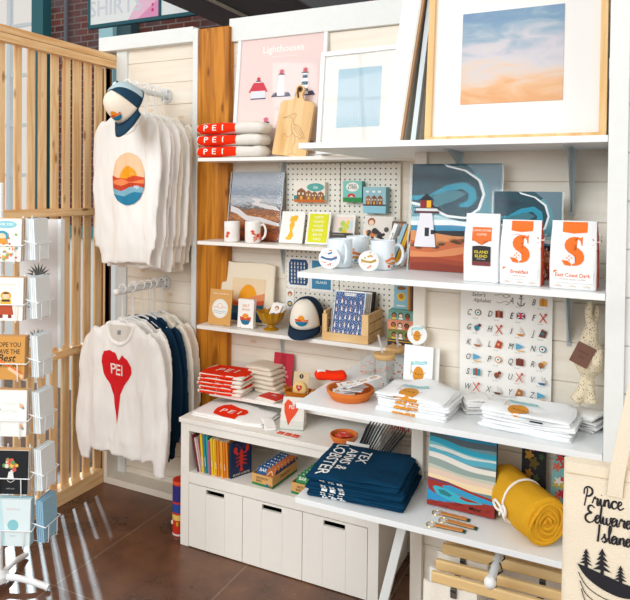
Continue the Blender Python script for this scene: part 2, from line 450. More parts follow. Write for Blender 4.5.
planks('wall_left_panel', -2.515, -1.94, 0, 2.36, .1165, 2.71, 2.76, BOARDS, phase=.0685)
sbox('trim_2', TRIM, -2.61, -1.975, 2.66, 2.77, 2.355, 2.432, .002)
sbox('trim_3', TRIM, -2.515, -2.44, 2.695, 2.712, .0, 2.355, .002)
sbox('trim_4', TRIM, -1.975, -1.945, 2.66, 2.77, 0, 2.42, .002)
sbox('trim_5', POSTW, -1.945, -1.76, 2.665, 2.77, 0, 2.415, .004)
# base unit below the hanging shirts
mb = MB().box(-2.515, -1.97, 2.612, 2.71, 0, .035).box(-2.515, -2.49, 2.612, 2.71, .035, .36).box(-2.515, -1.97, 2.612, 2.71, .36, .38).box(-1.99, -1.97, 2.612, 2.71, .035, .36)
struct(mb.build('baseboard_left', M('e9e0d2', .5, .1, 30), bevel=.002))

# the right bay: boarded back wall, side trims, deep white shelves
planks('wall_niche', -.64, -.03, 0, 2.75, .1268, 2.16, 2.21, BOARDS, phase=.115)
sbox('trim_6', M('efe8dc', .5, .1, 30), -.642, -.6, 2.135, 2.161, 0, 2.75, .002)
sbox('wall_niche_return', CREAM, -.64, -.62, 2.21, 2.76, 0, 2.75)
sbox('trim_7', TRIM, -.03, .017, 1.838, 2.2, 0, 2.75, .002)
planks('wall_right', .017, 2.4, 0, 2.75, .1268, 1.852, 1.9, M('e4e8ea', .5, .1, 30, 0, .03), phase=.06)
R1, R2, R3, R4 = 1.755, 1.336, .908, .5965
L1, L2, L3, L4 = 1.752, 1.355, .951, .643
CT = .577
YF = 1.84
def rshelf(name, z, t, yb, x1=-.031):
    mb = MB().prism([(0, 0)], 0, 0) if 0 else MB()
    mb.rings([[(-.944, YF, zz), (x1, YF, zz), (x1, 2.134 if 0 else 2.159, zz), (-.6435, 2.159, zz), (-.6435, yb, zz), (-.944, yb, zz)] for zz in (z-t, z)])
    return mb.build(name, SHELF, bevel=.0012)
for nm, z, yb, lb in (('shelf_board', R1, 2.497, 'white deep wall shelf carrying the framed cloud painting'),
                      ('shelf_board', R2, 2.497, 'white deep wall shelf carrying the coffee bags and mugs'),
                      ('shelf_board', R3, 2.60, 'white deep wall shelf carrying the potato shirts'),
                      ('shelf_board', R4, 2.60, 'white low deep shelf carrying the navy shirts and yellow roll')):
    tag(rshelf(nm, z, .0185, yb), lb, 'shelf', 'shelves of the right bay')
for nm, z, x1, lb in (('shelf_board', L1, -.66, 'narrow white wall shelf under the lighthouses poster'),
                  ('shelf_board', L2, -.66, 'narrow white wall shelf with the two crab mugs'),
                  ('shelf_board', L3, -.66, 'narrow white wall shelf with the trucker cap and amber bowl'),
                  ('shelf_board', L4, -.66, 'narrow white wall shelf with the stack of red shirts')):
    x0 = -1.822 if z > .7 else -1.74
    tag(MB().box(x0, x1, 2.5 if z != L4 else 2.49, 2.708, z-.017, z).build(nm, SHELFW, bevel=.0012), lb, 'shelf', 'narrow shelves beside the wooden post')

# brackets
def bracket(x, z, y1, dpt, hgt, label, mat=STEEL):
    o = T('shelf_bracket', label, 'bracket', (x, y1, z), 0, 'steel shelf brackets')
    MB().box(-.011, .011, -dpt, -.001, -.003, -.0005).build('arm_plate', mat, o)
    mb = MB(); mb.prism([(-.011, -.001), (.011, -.001), (.006, -hgt), (-.006, -hgt)], -.004, -.001); mb.build('wall_plate', mat, o)
    mb = MB(); mb.rings([[(x_, -dpt*.85, -.003), (x_, -.003, -.003), (x_, -.003, -hgt*.95)] for x_ in (-.002, .002)]); mb.build('web', mat, o)
    return o
bracket(-.137, R1-.0186, 2.159, .24, .205, 'steel bracket under the top right shelf above the coffee bags')
bracket(-.49, R1-.0186, 2.159, .2, .06, 'short steel bracket under the top right shelf above the large lighthouse print')
bracket(-.139, R2-.0186, 2.159, .24, .20, 'steel bracket beside the alphabet poster and the fabric rabbit')
bracket(-1.465, L1-.0172, 2.709, .05, .16, 'steel bracket under the poster shelf beside the marsh print', M('cfd6d6', .4))
bracket(-1.465, L2-.0172, 2.709, .05, .14, 'steel bracket above the amber bowl', M('cfd6d6', .4))
bracket(-1.465, L3-.0172, 2.709, .05, .16, 'steel bracket above the red card on the low narrow shelf', M('cfd6d6', .4))

# pegboard
def peg_mat():
    mt, nt, b = newmat('pegboard_holes'); L = nt.links.new
    tc = nt.nodes.new('ShaderNodeTexCoord'); sp = nt.nodes.new('ShaderNodeSeparateXYZ'); L(tc.outputs['Object'], sp.inputs[0])
    def mth(op, a, bv):
        q = nt.nodes.new('ShaderNodeMath'); q.operation = op
        if hasattr(a, 'links'): L(a, q.inputs[0])
        if isinstance(bv, (int, float)): q.inputs[1].default_value = bv
        else: L(bv, q.inputs[1])
        return q.outputs[0]
    def cell(s):
        f = mth('DIVIDE', s, .0245); f = mth('FRACT', mth('ADD', f, 100), 0); return mth('POWER', mth('SUBTRACT', f, .5), 2)
    r = mth('ADD', cell(sp.outputs[0]), cell(sp.outputs[2])); c = mth('LESS_THAN', r, .026)
    mx = nt.nodes.new('ShaderNodeMixRGB'); L(c, mx.inputs[0]); mx.inputs[1].default_value = srgb('e9e4d8'); mx.inputs[2].default_value = srgb('4c4a48')
    L(mx.outputs[0], b.inputs['Base Color']); b.inputs['Roughness'].default_value = .5; return mt
PEG = peg_mat()
for x0, x1, nm in ((-1.444, -1.164, 'pegboard panel left of the seam, behind the lobster card'), (-1.160, -.874, 'pegboard panel right of the seam, behind the row house box')):
    for z0, z1, ww in ((1.357, 1.728, 'upper'), (1.02, 1.336, 'lower')):
        tag(MB().box(x0, x1, 2.692, 2.7085, z0, z1).build('pegboard_panel', PEG), '%s white perforated %s' % (ww, nm), 'pegboard', 'pegboard panels')

# tall window behind the room, through which the main daylight comes
wl = bpy.data.objects['window_light']; wm = wl.rotation_euler.to_matrix().to_4x4(); wm.translation = wl.location
mb = MB(); mb.M = wm
for q in range(6): mb.box(-1.62+.64*q, -1.58+.64*q, -1.22, 1.22, -.06, -.03)
for q in range(5): mb.box(-1.62, 1.62, -1.22+.6*q, -1.18+.6*q, -.06, -.03)
struct(mb.build('window_2', M('e8eef0', .5)))
# far room: brick wall with tall window
def brick_mat():
    mt, nt, b = newmat('old_brick'); L = nt.links.new
    tc = nt.nodes.new('ShaderNodeTexCoord'); mp = nt.nodes.new('ShaderNodeMapping'); mp.inputs['Rotation'].default_value = (rad(90), 0, 0); L(tc.outputs['Object'], mp.inputs[0])
    br = nt.nodes.new('ShaderNodeTexBrick'); br.inputs['Scale'].default_value = 1; br.inputs['Brick Width'].default_value = .21; br.inputs['Row Height'].default_value = .075
    br.inputs['Mortar Size'].default_value = .007; br.inputs['Color1'].default_value = srgb('7a4238'); br.inputs['Color2'].default_value = srgb('59312d'); br.inputs['Mortar'].default_value = srgb('8d8280')
    L(mp.outputs[0], br.inputs['Vector'])
    n = nt.nodes.new('ShaderNodeTexNoise'); n.inputs['Scale'].default_value = 2.5; n.inputs['Detail'].default_value = 6; L(tc.outputs['Object'], n.inputs['Vector'])
    cr = nt.nodes.new('ShaderNodeValToRGB'); cr.color_ramp.elements[0].position = .45; cr.color_ramp.elements[1].position = .75; L(n.outputs[0], cr.inputs[0])
    mx = nt.nodes.new('ShaderNodeMixRGB'); L(cr.outputs[0], mx.inputs[0]); L(br.outputs[0], mx.inputs[1]); mx.inputs[2].default_value = srgb('6d6a72'); L(mx.outputs[0], b.inputs['Base Color'])
    b.inputs['Roughness'].default_value = .85; return mt
WX0, WX1, WZ0, WZ1 = -8.9, -6.32, .5, 5.4
mb = MB().box(WX1, 2.6, 5.5, 5.75, 0, 6.4).box(-9.5, WX0, 5.5, 5.75, 0, 6.4).box(WX0, WX1, 5.5, 5.75, 0, WZ0).box(WX0, WX1, 5.5, 5.75, WZ1, 6.4)
struct(mb.build('wall_far', brick_mat()))
TEALP = M('2f6d78', .5)
mb = MB()
mb.box(WX1-.02, WX1+.17, 5.38, 5.5, 0, 6).box(WX0, WX1, 5.5, 5.6, WZ0, WZ0+.1)
struct(mb.build('trim_8', TEALP))
mb = MB(); 
for x in (-8.9, -8.26, -7.62, -6.98, -6.40): mb.box(x, x+.06, 5.55, 5.6, WZ0, WZ1)
z = WZ0
while z < WZ1: mb.box(WX0, WX1, 5.56, 5.59, z, z+.04); z += .62
struct(mb.build('window_1', M('dfe9ee', .5)))
struct(MB().box(-5.2, -5.0, 5.3, 5.48, 0, 6).build('trim_9', M('a9dbe6', .5)))
struct(MB().box(-5.0, -4.8, 5.36, 5.48, 0, 6).build('trim_10', M('3d5d66', .5)))
tag(MB().tube([(-5.82, 5.42, 0.01), (-5.82, 5.42, 5.8)], .025).build('wall_pipe', M('6d6f78', .5)), 'thin grey vertical pipe on the brick wall', 'pipe')
# dark overhead duct
struct(MB().box(-2.87, -2.0, 2.95, 5.48, 2.9, 3.25).build('trim_11', M('6c7478', .5), bevel=.01))
struct(MB().tube([(-2.52, 2.9, 2.885), (-2.52, 5.3, 2.885)], .014).build('trim_12', M('c9c4b8', .5)))

# hanging sign
sg = T('hanging_sign', 'white hanging sign board with pale lettering and teal frame above the slatted partition', 'sign', (-3.42, 4.1, 2.99))
MB().box(-.69, .69, -.012, .012, .0, .62).build('sign_panel', M('eef3f4', .4), sg)
mb = MB().box(-.71, .71, -.02, .02, -.025, .004).box(-.71, .71, -.02, .02, .6, .63).box(-.71, -.685, -.02, .02, 0, .6).box(.685, .71, -.02, .02, 0, .6).box(.05, .075, -.02, .02, 0, .6)
mb.build('sign_frame', M('1f5a66', .5), sg)
a = Art(1.38, .62)
a.P([(.3, .0), (.54, .0), (.54, .55), (.4, .3)], 'f0c4dc'); a.P([(.37, .0), (.54, .0), (.54, .25)], 'e69ac4')
a.X('SHIRTS', .2, .12, .13, 'd5dde6'); a.E(.49, .17, .008, 'd0327a'); a.E(.49, .1, .01, 'd0327a')
a.flat(sg, -.0125)
for x in (-.5, .5): MB().tube([(x, 0, .62), (x, 0, 2.2)], .004, 6).build('hanging_wire', DARK, sg)

sbox('wall_low_counter', M('e6eef0', .5), -6.6, -2.75, 3.7, 3.8, 0, 1.22)
sbox('wall_low_counter_top', M('4f8a94', .5), -6.6, -2.75, 3.62, 3.85, 1.222, 1.3)
# ------------------------------------------------------------------ slatted partition
fx = -2.515
pt = T('slatted_partition', 'pine slatted partition with horizontal rails standing left of the shirts', 'partition', (fx, 2.0, 0))
random.seed(4)
edges = [(-.9+.0785*i) for i in range(0, 22)]
for i, y in enumerate([-.94, -.862, -.784, -.706, -.628, -.55, -.472, -.394, -.316, -.238, -.16, -.09, -.02, .073, .147, .211, .285, .358, .428, .503, .579, .652]):
    wd_ = .052 if i < 13 else [.05, .052, .056, .057, .059, .063, .059, .061, .046][i-13]
    MB().box(-.053, -.04, y+.006, y+wd_-.007, .02, 2.30).build('slat', PINE, pt, bevel=.001)
MB().box(-.039, .0, -.95, .70, 2.262, 2.30).build('rail', PINEY, pt, bevel=.0015)
MB().box(-.062, .003, -.95, .70, 2.301, 2.335).build('rail', PINEY, pt, bevel=.0015)
MB().box(-.039, .0, -.95, .70, 1.46, 1.498).build('rail', PINEY, pt, bevel=.0015)
MB().box(-.039, .0, -.95, .70, .745, .783).build('rail', PINEY, pt, bevel=.0015)
MB().box(-.075, .0, -.95, .61, .0, .075).build('rail', PINEY, pt, bevel=.0015)
MB().box(-.09, -.04, .66, .705, .0, 2.262).build('post', wood('dark_post', '8a5a30', '5a3418', 'Z'), pt)
MB().box(-.09, -.04, -.99, -.945, .0, 2.30).build('post', PINE, pt)

# ================================================================== STORAGE BENCH WITH BINS
cb = T('storage_bench', 'white storage bench with open shelf of books above three pull-out bins', 'bench', (-1.2925, 2.31, 0))
hw = .4725
MB().box(-hw-.006, hw+.006, -.008, .385, CT-.02, CT).build('top', CAB, cb, bevel=.002)
MB().box(-hw, -hw+.045, 0, .38, 0, CT-.02).build('side_panel', CAB, cb, bevel=.0015)
MB().box(hw-.045, hw, 0, .38, 0, CT-.02).build('side_panel', CAB, cb, bevel=.0015)
MB().box(-hw+.045, hw-.045, .002, .02, CT-.056, CT-.02).build('top_rail', CAB, cb)
MB().box(-hw+.045, hw-.045, .002, .38, .289, .337).build('middle_shelf', CAB, cb, bevel=.001)
MB().box(-hw+.045, hw-.045, .365, .38, .03, CT-.02).build('back_panel', M('e0d8ca', .6), cb)
MB().box(-hw+.045, hw-.045, .05, .38, .012, .03).build('floor_panel', CAB, cb)
def bin_(i, x0, x1, label):
    o = T('storage_bin', label, 'bin', (-1.2925+(x0+x1)/2, 2.31, .0305), 0, 'pull-out bins of the bench')
    w2 = (x1-x0)/2; zt = .2545; hx = .047; hz0, hz1 = zt-.030, zt-.008
    mb = MB()
    # front made of three tongue boards with a hand slot through the upper edge
    mb.box(-w2, -w2*.36, 0, .012, -.026, hz0).box(-w2*.355, w2*.355, 0, .012, -.026, hz0).box(w2*.36, w2, 0, .012, -.026, hz0)
    mb.box(-w2, -hx, 0, .012, hz0, hz1).box(hx, w2, 0, .012, hz0, hz1).box(-w2, w2, 0, .012, hz1, zt)
    mb.build('front_panel', CAB, o)
    MB().box(-w2, w2, .012, .34, 0, .008).build('bottom', CAB, o)
    for sx in (-1, 1):
        a_, b_ = sorted((sx*w2, sx*(w2-.008))); MB().box(a_, b_, .012, .34, .008, .2).build('side', CAB, o)
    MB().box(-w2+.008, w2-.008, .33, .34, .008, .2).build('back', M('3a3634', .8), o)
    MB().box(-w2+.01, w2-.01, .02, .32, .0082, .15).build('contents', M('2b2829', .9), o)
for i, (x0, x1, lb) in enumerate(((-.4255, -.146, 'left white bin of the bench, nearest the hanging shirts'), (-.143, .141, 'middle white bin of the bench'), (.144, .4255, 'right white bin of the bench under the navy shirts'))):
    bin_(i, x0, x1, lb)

# ================================================================== GARMENTS
def finish(o, vox, sm=6, noise_amp=.006, seed=0, sc=(9, 9, 3), vert=True):
    md = o.modifiers.new('r', 'REMESH'); md.mode = 'VOXEL'; md.voxel_size = vox
    m2 = o.modifiers.new('s', 'SMOOTH'); m2.iterations = sm; m2.factor = .5
    dg = bpy.context.evaluated_depsgraph_get(); me = bpy.data.meshes.new_from_object(o.evaluated_get(dg))
    o.modifiers.clear(); mats = [q for q in o.data.materials]; old = o.data; o.data = me; bpy.data.meshes.remove(old)
    me.materials.clear(); [me.materials.append(q) for q in mats]
    off = Vector((seed*3.7, seed*1.3, 0))
    me.update(); nrm = [v.normal.copy() for v in me.vertices]
    for v, n in zip(me.vertices, nrm):
        p = Vector((v.co.x*sc[0], v.co.y*sc[1], v.co.z*sc[2]))+off
        q = noise.noise(p)+.5*noise.noise(p*2.3)
        v.co += n*(q*noise_amp)
    me.polygons.foreach_set('use_smooth', [True]*len(me.polygons)); me.update()
    return o
def shirt(kind, label, cat, loc, W=.54, H=.66, SL=.6, dep=.05, seed=1, mat=COTTON, group=None, rz=0, neck='collar', spread=.0, vox=.010, armx=0, fl=.42):
    o = T(kind, label, cat, loc, rz, group); random.seed(seed)
    mb = MB(); rs = []; N = 40; K = 26
    ph = [random.uniform(0, 6.28) for _ in range(5)]
    for i in range(K+1):
        t = i/K; z = -H + H*t
        d = -z                       # distance below the neck
        if d < .10: a = .085 + (W*.44-.085)*(d/.10)**.75
        else: a = W*.44 + (W*.03)*sin(min(1, (d-.1)/(H-.1))*pi*.9)
        if d > H-.06: a *= .965
        b = dep*(.45+.55*min(1, d/.16)) * (.86 if d > H-.06 else 1)
        am = .34*min(1, max(0, (d-.12)/.4))
        r = []
        for j in range(N):
            th = 2*pi*j/N; c, s_ = cos(th), sin(th)
            x = a*math.copysign(abs(c)**.75, c); y = b*math.copysign(abs(s_)**.8, s_)
            f = sin(x*38+ph[0]+d*1.4)+.8*sin(x*63+ph[1]-d*2)+.5*sin(x*22+ph[2]+d*3)
            y += f*dep*am*(1.0)
            zl = z - .03*noise.noise(Vector((x*7, seed*1.7, .5)))*min(1, max(0, (d-.3)/.35))
            r.append((x, y, zl))
        rs.append(r)
    mb.rings(rs)
    body = mb
    for sx in (-1, 1):
        sw = spread+random.uniform(-.01, .015)
        pts = [(sx*W*.30, 0, -.060), (sx*(W*.40), 0, -.13), (sx*(W*.455+sw*.5), -.004, -.26), (sx*(W*.47+sw+armx*(sx > 0)), -.010, -.44), (sx*(W*.47+sw*.9+armx*(sx > 0)), -.014, -SL)]
        pts = spline(pts, 6); n = len(pts)
        rr = [(.050 + .022*sin(min(1, i/(n*.35))*pi/2))*(1-.42*i/n) for i in range(n)]
        rr[-2] *= .8; rr[-1] *= .82
        ca = len(body.v); body.tube(pts, rr, 14)
        for v in body.v[ca:]: v.y *= fl
    main = body.build('shirt_body', mat, o); finish(main, vox, 4, .012 if neck else .007, seed, (19, 19, 4.5))
    if neck:
        # ribbed neckline ring laid over the front of the neck
        pts = []
        for i in range(25):
            a_ = rad(180+180*i/24); pts.append((.085*cos(a_), 0, -.012+.095*sin(a_)))
        bvh = BVHTree.FromPolygons([v.co.copy() for v in main.data.vertices], [tuple(p.vertices) for p in main.data.polygons])
        q = []
        for p in pts:
            h = bvh.ray_cast(Vector((p[0], -.3, p[2])), Vector((0, 1, 0)))
            q.append((h[0].x, h[0].y-.001, h[0].z) if h[0] else (p[0], -.01, p[2]))
        MB().tube(q, .0075, 8).build('collar', mat, o)
        a = Art()
        a.items = []; a.P([((x+.5), z) for x, z in [(.072*cos(rad(180+180*i/20)), -.014+.078*sin(rad(180+180*i/20))) for i in range(21)]], M('dcd8d0', .95) if mat is not NAVY else M('0f2438', .95))  # shade inside the neck opening, put into the patch colour
        a.project(main, o, Matrix.Identity(4), (0, 1, 0), name='neck_shade', off=.001)
    return o, main
def hanger(loc, rail_z, label, rz=0, group='white plastic hangers', W=.34):
    """loc: neck point; hook reaches the rail"""
    h = rail_z-loc[2]
    o = T('clothes_hanger', label, 'hanger', loc, rz, group)
    MB().tube(spline([(-W/2, 0, -.085), (-W*.3, 0, -.045), (0, 0, .0), (W*.3, 0, -.045), (W/2, 0, -.085)], 5), .005, 8).build('shoulder_bar', WIRE, o)
    mb = MB(); r = .021
    pts = [(0, 0, 0), (0, 0, h*.5), (0, 0, h-.022)] + [(-.0+r*sin(rad(a_))*-1*-1 if 0 else r*cos(rad(a_))-r*0, 0, h-.003+r*sin(rad(a_))) for a_ in range(-60, 200, 20)]
    mb.tube(pts, .0032, 7); mb.build('hook', WIRE, o)
    return o
def rail(label, z, X, y0, y1, r=.0155, name='clothes_rail', cap_r=1.12):
    o = T(name, label, 'rail', (X, y1, z))
    MB().tube([(0, 0, 0), (0, y0-y1, 0)], r, 16).build('tube', STEEL if 0 else M('e3e8ea', .3), o)
    mb = MB(); mb.tube([(0, -.001, 0), (0, -.009, 0)], .038, 24); mb.build('wall_flange', M('dfe4e6', .35), o)
    mb = MB(); mb.sphere((0, y0-y1, 0), r*cap_r, 0, 14); mb.build('end_cap', WHITE, o)
    for a_ in (45, 135, 225, 315): MB().tube([(.026*cos(rad(a_)), -.009, .026*sin(rad(a_))), (.026*cos(rad(a_)), -.012, .026*sin(rad(a_)))], .004, 8).build('screw', M('8f8a84', .4), o)
    return o
HR = 2.095
rail('white upper clothes rail sticking out of the left wall panel', HR, -2.18, 2.335, 2.709)
# upper row: front sweatshirt with sunset print
ys = [2.395, 2.452, 2.488, 2.524, 2.560, 2.596, 2.632, 2.668]
names = ['white sweatshirt with a sunset over waves print, under the navy cap', 'white sweatshirt hanging directly behind the sunset sweatshirt',
 'third white sweatshirt on the upper rail', 'fourth white sweatshirt on the upper rail', 'fifth off-white sweatshirt on the upper rail',
 'sixth off-white sweatshirt on the upper rail', 'seventh off-white sweatshirt on the upper rail', 'white sweatshirt nearest the wall on the upper rail']
XS = -2.165
for i, y in enumerate(ys):
    nz = 1.974
    xs = XS + (0 if i == 0 else .012*(i % 2)-.012)
    mt = [COTTON, COTTON, COTTON, COTTON, COTTON2, COTTON, COTTON2, COTTON2][i]
    o, body = shirt('sweatshirt', names[i], 'sweatshirt', (xs, y, nz), W=(.37 if i == 0 else .40), H=.74+(0 if i == 0 else .05-.02*(i % 3)), SL=.66, dep=.011 if i else .022, fl=.17 if i else .36, seed=10+i, mat=mt, group='sweatshirts on the upper rail', neck='c' if i == 0 else None, spread=-.03, vox=.009 if i == 0 else .007)
    if i == 0:
        a = Art(.20, .26)
        a.E(.5, .5, .49, 'f6cfa6', .49)
        base = [(.5+.49*cos(t), .5+.49*sin(t)) for t in [rad(180+180*k/20) for k in range(21)]]
        a.P([(.5+.25*cos(rad(t)), .50+.24*sin(rad(t))) for t in range(-10, 191, 10)], 'f5a416')
        a.P([(.01, .56), (.2, .52), (.45, .50), (.7, .56), (.99, .52)]+base[::-1], 'd8481f')
        a.P([(.01, .45), (.3, .50), (.6, .44), (.99, .50), (.99, .42)]+base[::-1][1:], 'f08a50')
        a.P([(.015, .42), (.3, .37), (.6, .43), (.985, .41)]+[(.5+.49*cos(t), .5+.49*sin(t)) for t in [rad(-8-164*k/20) for k in range(21)]], 'c8401c')
        a.P([(.03, .34), (.3, .27), (.55, .34), (.8, .37), (.97, .33)]+[(.5+.49*cos(t), .5+.49*sin(t)) for t in [rad(-20-140*k/20) for k in range(21)]], '7fb4c8')
        a.P([(.08, .22), (.4, .17), (.7, .26), (.93, .24)]+[(.5+.49*cos(t), .5+.49*sin(t)) for t in [rad(-32-114*k/20) for k in range(21)]], '1f7fa6')
        a.X('PEI', .75, .32, .014, 'f5f5f5')
        a.project(body, o, Matrix.Translation((.028, -.2, -.455)), (0, 1, 0), name='sunset_print')
    hanger((xs, y+.0, nz+.008), HR+.0185, 'white hanger holding the ' + names[i].replace(', under the navy cap', ''), group='white hangers on the upper rail', rz=0)

# lower row
LRZ = 1.102
rail('white lower clothes rail with the heart sweatshirt on it', LRZ, -2.18, 2.345, 2.709)
low = [(2.375, COTTON, 'white sweatshirt with a large red heart print'), (2.432, COTTON, 'white sweatshirt hanging just behind the heart sweatshirt'),
       (2.476, COTTON, 'third white sweatshirt on the lower rail'), (2.512, NAVY, 'navy blue sweatshirt between the white and cream ones'),
       (2.546, NAVY, 'second navy sweatshirt, behind the first navy one'), (2.580, COTTON2, 'cream sweatshirt behind the navy ones'), (2.613, COTTON2, 'second cream sweatshirt from the wall on the lower rail'),
       (2.647, COTTON2, 'cream sweatshirt nearest the wall on the lower rail')]
for i, (y, mt, lb) in enumerate(low):
    nz = .955
    xs = -2.17 + (0, .01, -.02, .0, .015, .02, .0, .02)[i]
    o, body = shirt('sweatshirt', lb, 'sweatshirt', (xs, y, nz), W=[.45, .43, .42, .43, .42, .44, .44, .42][i], H=[.66, .66, .65, .71, .70, .62, .5, .5][i], SL=[.71, .68, .66, .6, .58, .64, .48, .48][i], dep=.011 if i else .024, fl=.17 if i else .4, seed=30+i, mat=mt,
                    group='sweatshirts on the lower rail', neck='c' if i == 0 else None, spread=0 if i else .03, vox=.007 if i else .009)
    if i == 0:
        a = Art(.19, .24)
        a.P([(p[0], p[1]) for p in [((x/.19)+.5, z/.24) for x, z in
            [(-.090, .17), (-.088, .20), (-.070, .225), (-.04, .232), (-.012, .222), (.004, .198), (.018, .19), (.04, .218), (.07, .20), (.090, .165), (.09, .135), (.075, .105), (.05, .07), (.03, .03), (.018, -.05), (.008, -.115), (-.004, -.05), (-.02, .02), (-.045, .07), (-.075, .12)]]], 'dd1420')
        a.X('PEI', .52, .50, .05, 'f8eee8')
        a.project(body, o, Matrix.Translation((-.014, -.2, -.375)) @ Matrix.Scale(1.02, 4), (0, 1, 0), name='heart_print')
        t2 = Art(.03, .02); t2.B(.2, 0, .8, 1, '8e9296'); t2.project(body, o, Matrix.Translation((.0, -.2, -.058)), (0, 1, 0), name='size_label', off=.003)
    hanger((xs, y, nz+.008), LRZ+.0185, 'white hanger holding the ' + lb.split(' with a')[0] + (' with the heart' if i == 0 else ''), group='white hangers on the lower rail')

# navy and white trucker caps
def cap(label, loc, rot, shell, front, brim, scale=1.0, mesh=None, art=None, group=None):
    o = T('trucker_cap', label, 'cap', loc, 0, group); o.rotation_euler = rot; o.scale = (scale,)*3
    R = .092
    def pt(th, ph):    # th around (0 = front -Y), ph from rim to top
        x = R*.86*sin(th)*cos(ph)**.75; y = -R*1.05*cos(th)*cos(ph)**.75; z = .115*sin(ph)**.9
        if abs(th) < rad(62): z += .012*cos(th)*sin(ph*2)
        return (x, y, z)
    def patch(t0, t1, name, mat, nt=18, th=.003):
        rs = []
        for i in range(13):
            ph = rad(90)*i/12*.985; rs.append([pt(rad(t0+(t1-t0)*j/nt), ph) for j in range(nt+1)])
        mb = MB(); mb.rings(rs, 0, caps=False, closed=False); q = mb.build(name, mat, o)
        s_ = q.modifiers.new('t', 'SOLIDIFY'); s_.thickness = th; s_.offset = -1; return q
    fr = patch(-64, 64, 'front_panel', front)
    if mesh:
        patch(64, 100, 'navy_side', shell, 8); patch(260, 296, 'navy_side', shell, 8); patch(100, 260, 'mesh_back', mesh, 30)
    else: bk = patch(64, 296, 'mesh_back', shell, 30)
    # brim
    n = 20; top = []; 
    rs = []
    for k, (e, dz) in enumerate(((0, 0), (.35, .002), (.7, -.002), (1, -.010))):
        r = []
        for j in range(n+1):
            th = rad(-66+132*j/n); x = R*.86*sin(th); y = -R*1.05*cos(th)
            ext = .068*cos(th*1.25)**.6 if abs(th) < rad(71) else 0
            ext = max(ext, 0.002)
            r.append((x*(1+.04*e), y - ext*e, .002+dz - .018*(x/R)**2*e))
        rs.append(r)
    mb = MB(); mb.rings(rs, 0, caps=False, closed=False); q = mb.build('brim', brim, o); s_ = q.modifiers.new('t', 'SOLIDIFY'); s_.thickness = .004
    MB().sphere((0, 0, .114), .006, 0, 10, (1, 1, .6)).build('top_button', brim, o)
    # sweatband
    mb = MB(); mb.tube([pt(rad(a_), 0.02) for a_ in range(0, 360, 12)], .003, 6, closed=True); mb.build('rim_band', brim, o)
    if art: art.project(fr, o, Matrix.Translation((0, -.2, .025)), (0, 1, 0), name='badge', off=.0012, cut=.006)
    return o
MESHW = M('b9cfd6', .8, .5, 400); CAPNAVY = M('123a52', .8, .3, 300)
def badge():
    a = Art(.062, .05)
    half = lambda t0, t1, y: [(.5+.5*cos(rad(t)), .5+.5*sin(rad(t))) for t in range(t0, t1, 10)]
    a.P([(.5+.26*cos(rad(t)), .52+.42*sin(rad(t))) for t in range(0, 181, 12)], 'f0951f')
    a.P([(0, .56), (.3, .6), (.6, .5), (1, .56), (.99, .38), (.02, .38)], 'd8401c')
    a.P([(.0, .47), (.4, .42), (.7, .5), (1, .47), (.98, .36), (.03, .36)], 'f08a50')
    a.P([(.02, .36), (.5, .42), (.98, .36)]+[(.5+.48*cos(rad(t)), .40+.42*sin(rad(t))) for t in range(-5, -176, -12)], '1f7898')
    return a
p = onY(130, 107, 2.27)
cap('navy trucker cap with pale front and mesh back hung above the sunset sweatshirt', (p.x, p.y, p.z), (rad(56), rad(-14), rad(-6)), CAPNAVY, M('f3e6d4', .9, .2, 300), CAPNAVY, 1.05, mesh=MESHW, art=badge())
hc = bpy.data.objects['trucker_cap']; bpy.context.view_layer.update()
q = MB().tube([tuple(hc.location+Vector((0, .0, .05))), (-2.15, 2.31, HR+.012), (-2.18, 2.335, HR+.0)], .004, 6).build('hanging_loop', CAPNAVY, hc); q.matrix_parent_inverse = hc.matrix_world.inverted()

# ================================================================== FOLDED CLOTH
def folded(kind, label, cat, loc, W, D, H, mat, seed=0, rz=0, group=None, layers=2, amp=.004, sag=.0, hump=0):
    random.seed(seed); mb = MB(); h = H/layers
    for l in range(layers):
        rs = []; NX = 26; ox = random.uniform(-.006, .006); oy = random.uniform(-.002, .006); wl = W*random.uniform(.97, 1.0)
        dl = D*random.uniform(.96, 1.0); sd = seed*5.1+l*2.3
        for i in range(NX+1):
            u = i/NX; x = (u-.5)*wl+ox
            e = min(1, (min(u, 1-u)*wl+.0004)/(h*.55)); sc = max(.12, math.sqrt(max(0, 1-(1-e)**2)))
            r = []
            for j in range(28):     # stadium section in y, z
                a = 2*pi*j/28; c, s_ = cos(a), sin(a)
                yy = (dl/2-h*.5)*max(-1, min(1, c*1.6)) + c*h*.5*sc
                zz = h*.5 + s_*h*.5*sc*1.02
                yy += noise.noise(Vector((x*9, sd, 3.1)))*.008
                top = (s_+1)/2
                zz += noise.noise(Vector((x*13, yy*13, sd)))*amp*top + l*h
                zz += hump*top*max(0, 1-(x/(W*.5))**2)*max(0, min(1, .5+yy/D))*(l+1)/layers
                xx = x + noise.noise(Vector((yy*12, sd, 9)))*.008
                r.append((xx, yy+oy, max(zz, 0.0003)))
            rs.append(r)
        mb.rings(rs)
    o = mb.build(kind, mat, smooth=60); o.location = loc; o.rotation_euler = (0, 0, rad(rz)); tag(o, label, cat, group); return o
def top_M(x=0, y=0, rz=0, zz=.3): return Matrix.Translation((x, y, zz)) @ Matrix.Rotation(rad(rz), 4, 'Z') @ Matrix.Rotation(rad(-90), 4, 'X')
DOWN = (0, 0, -1); BACK = (0, 1, 0)

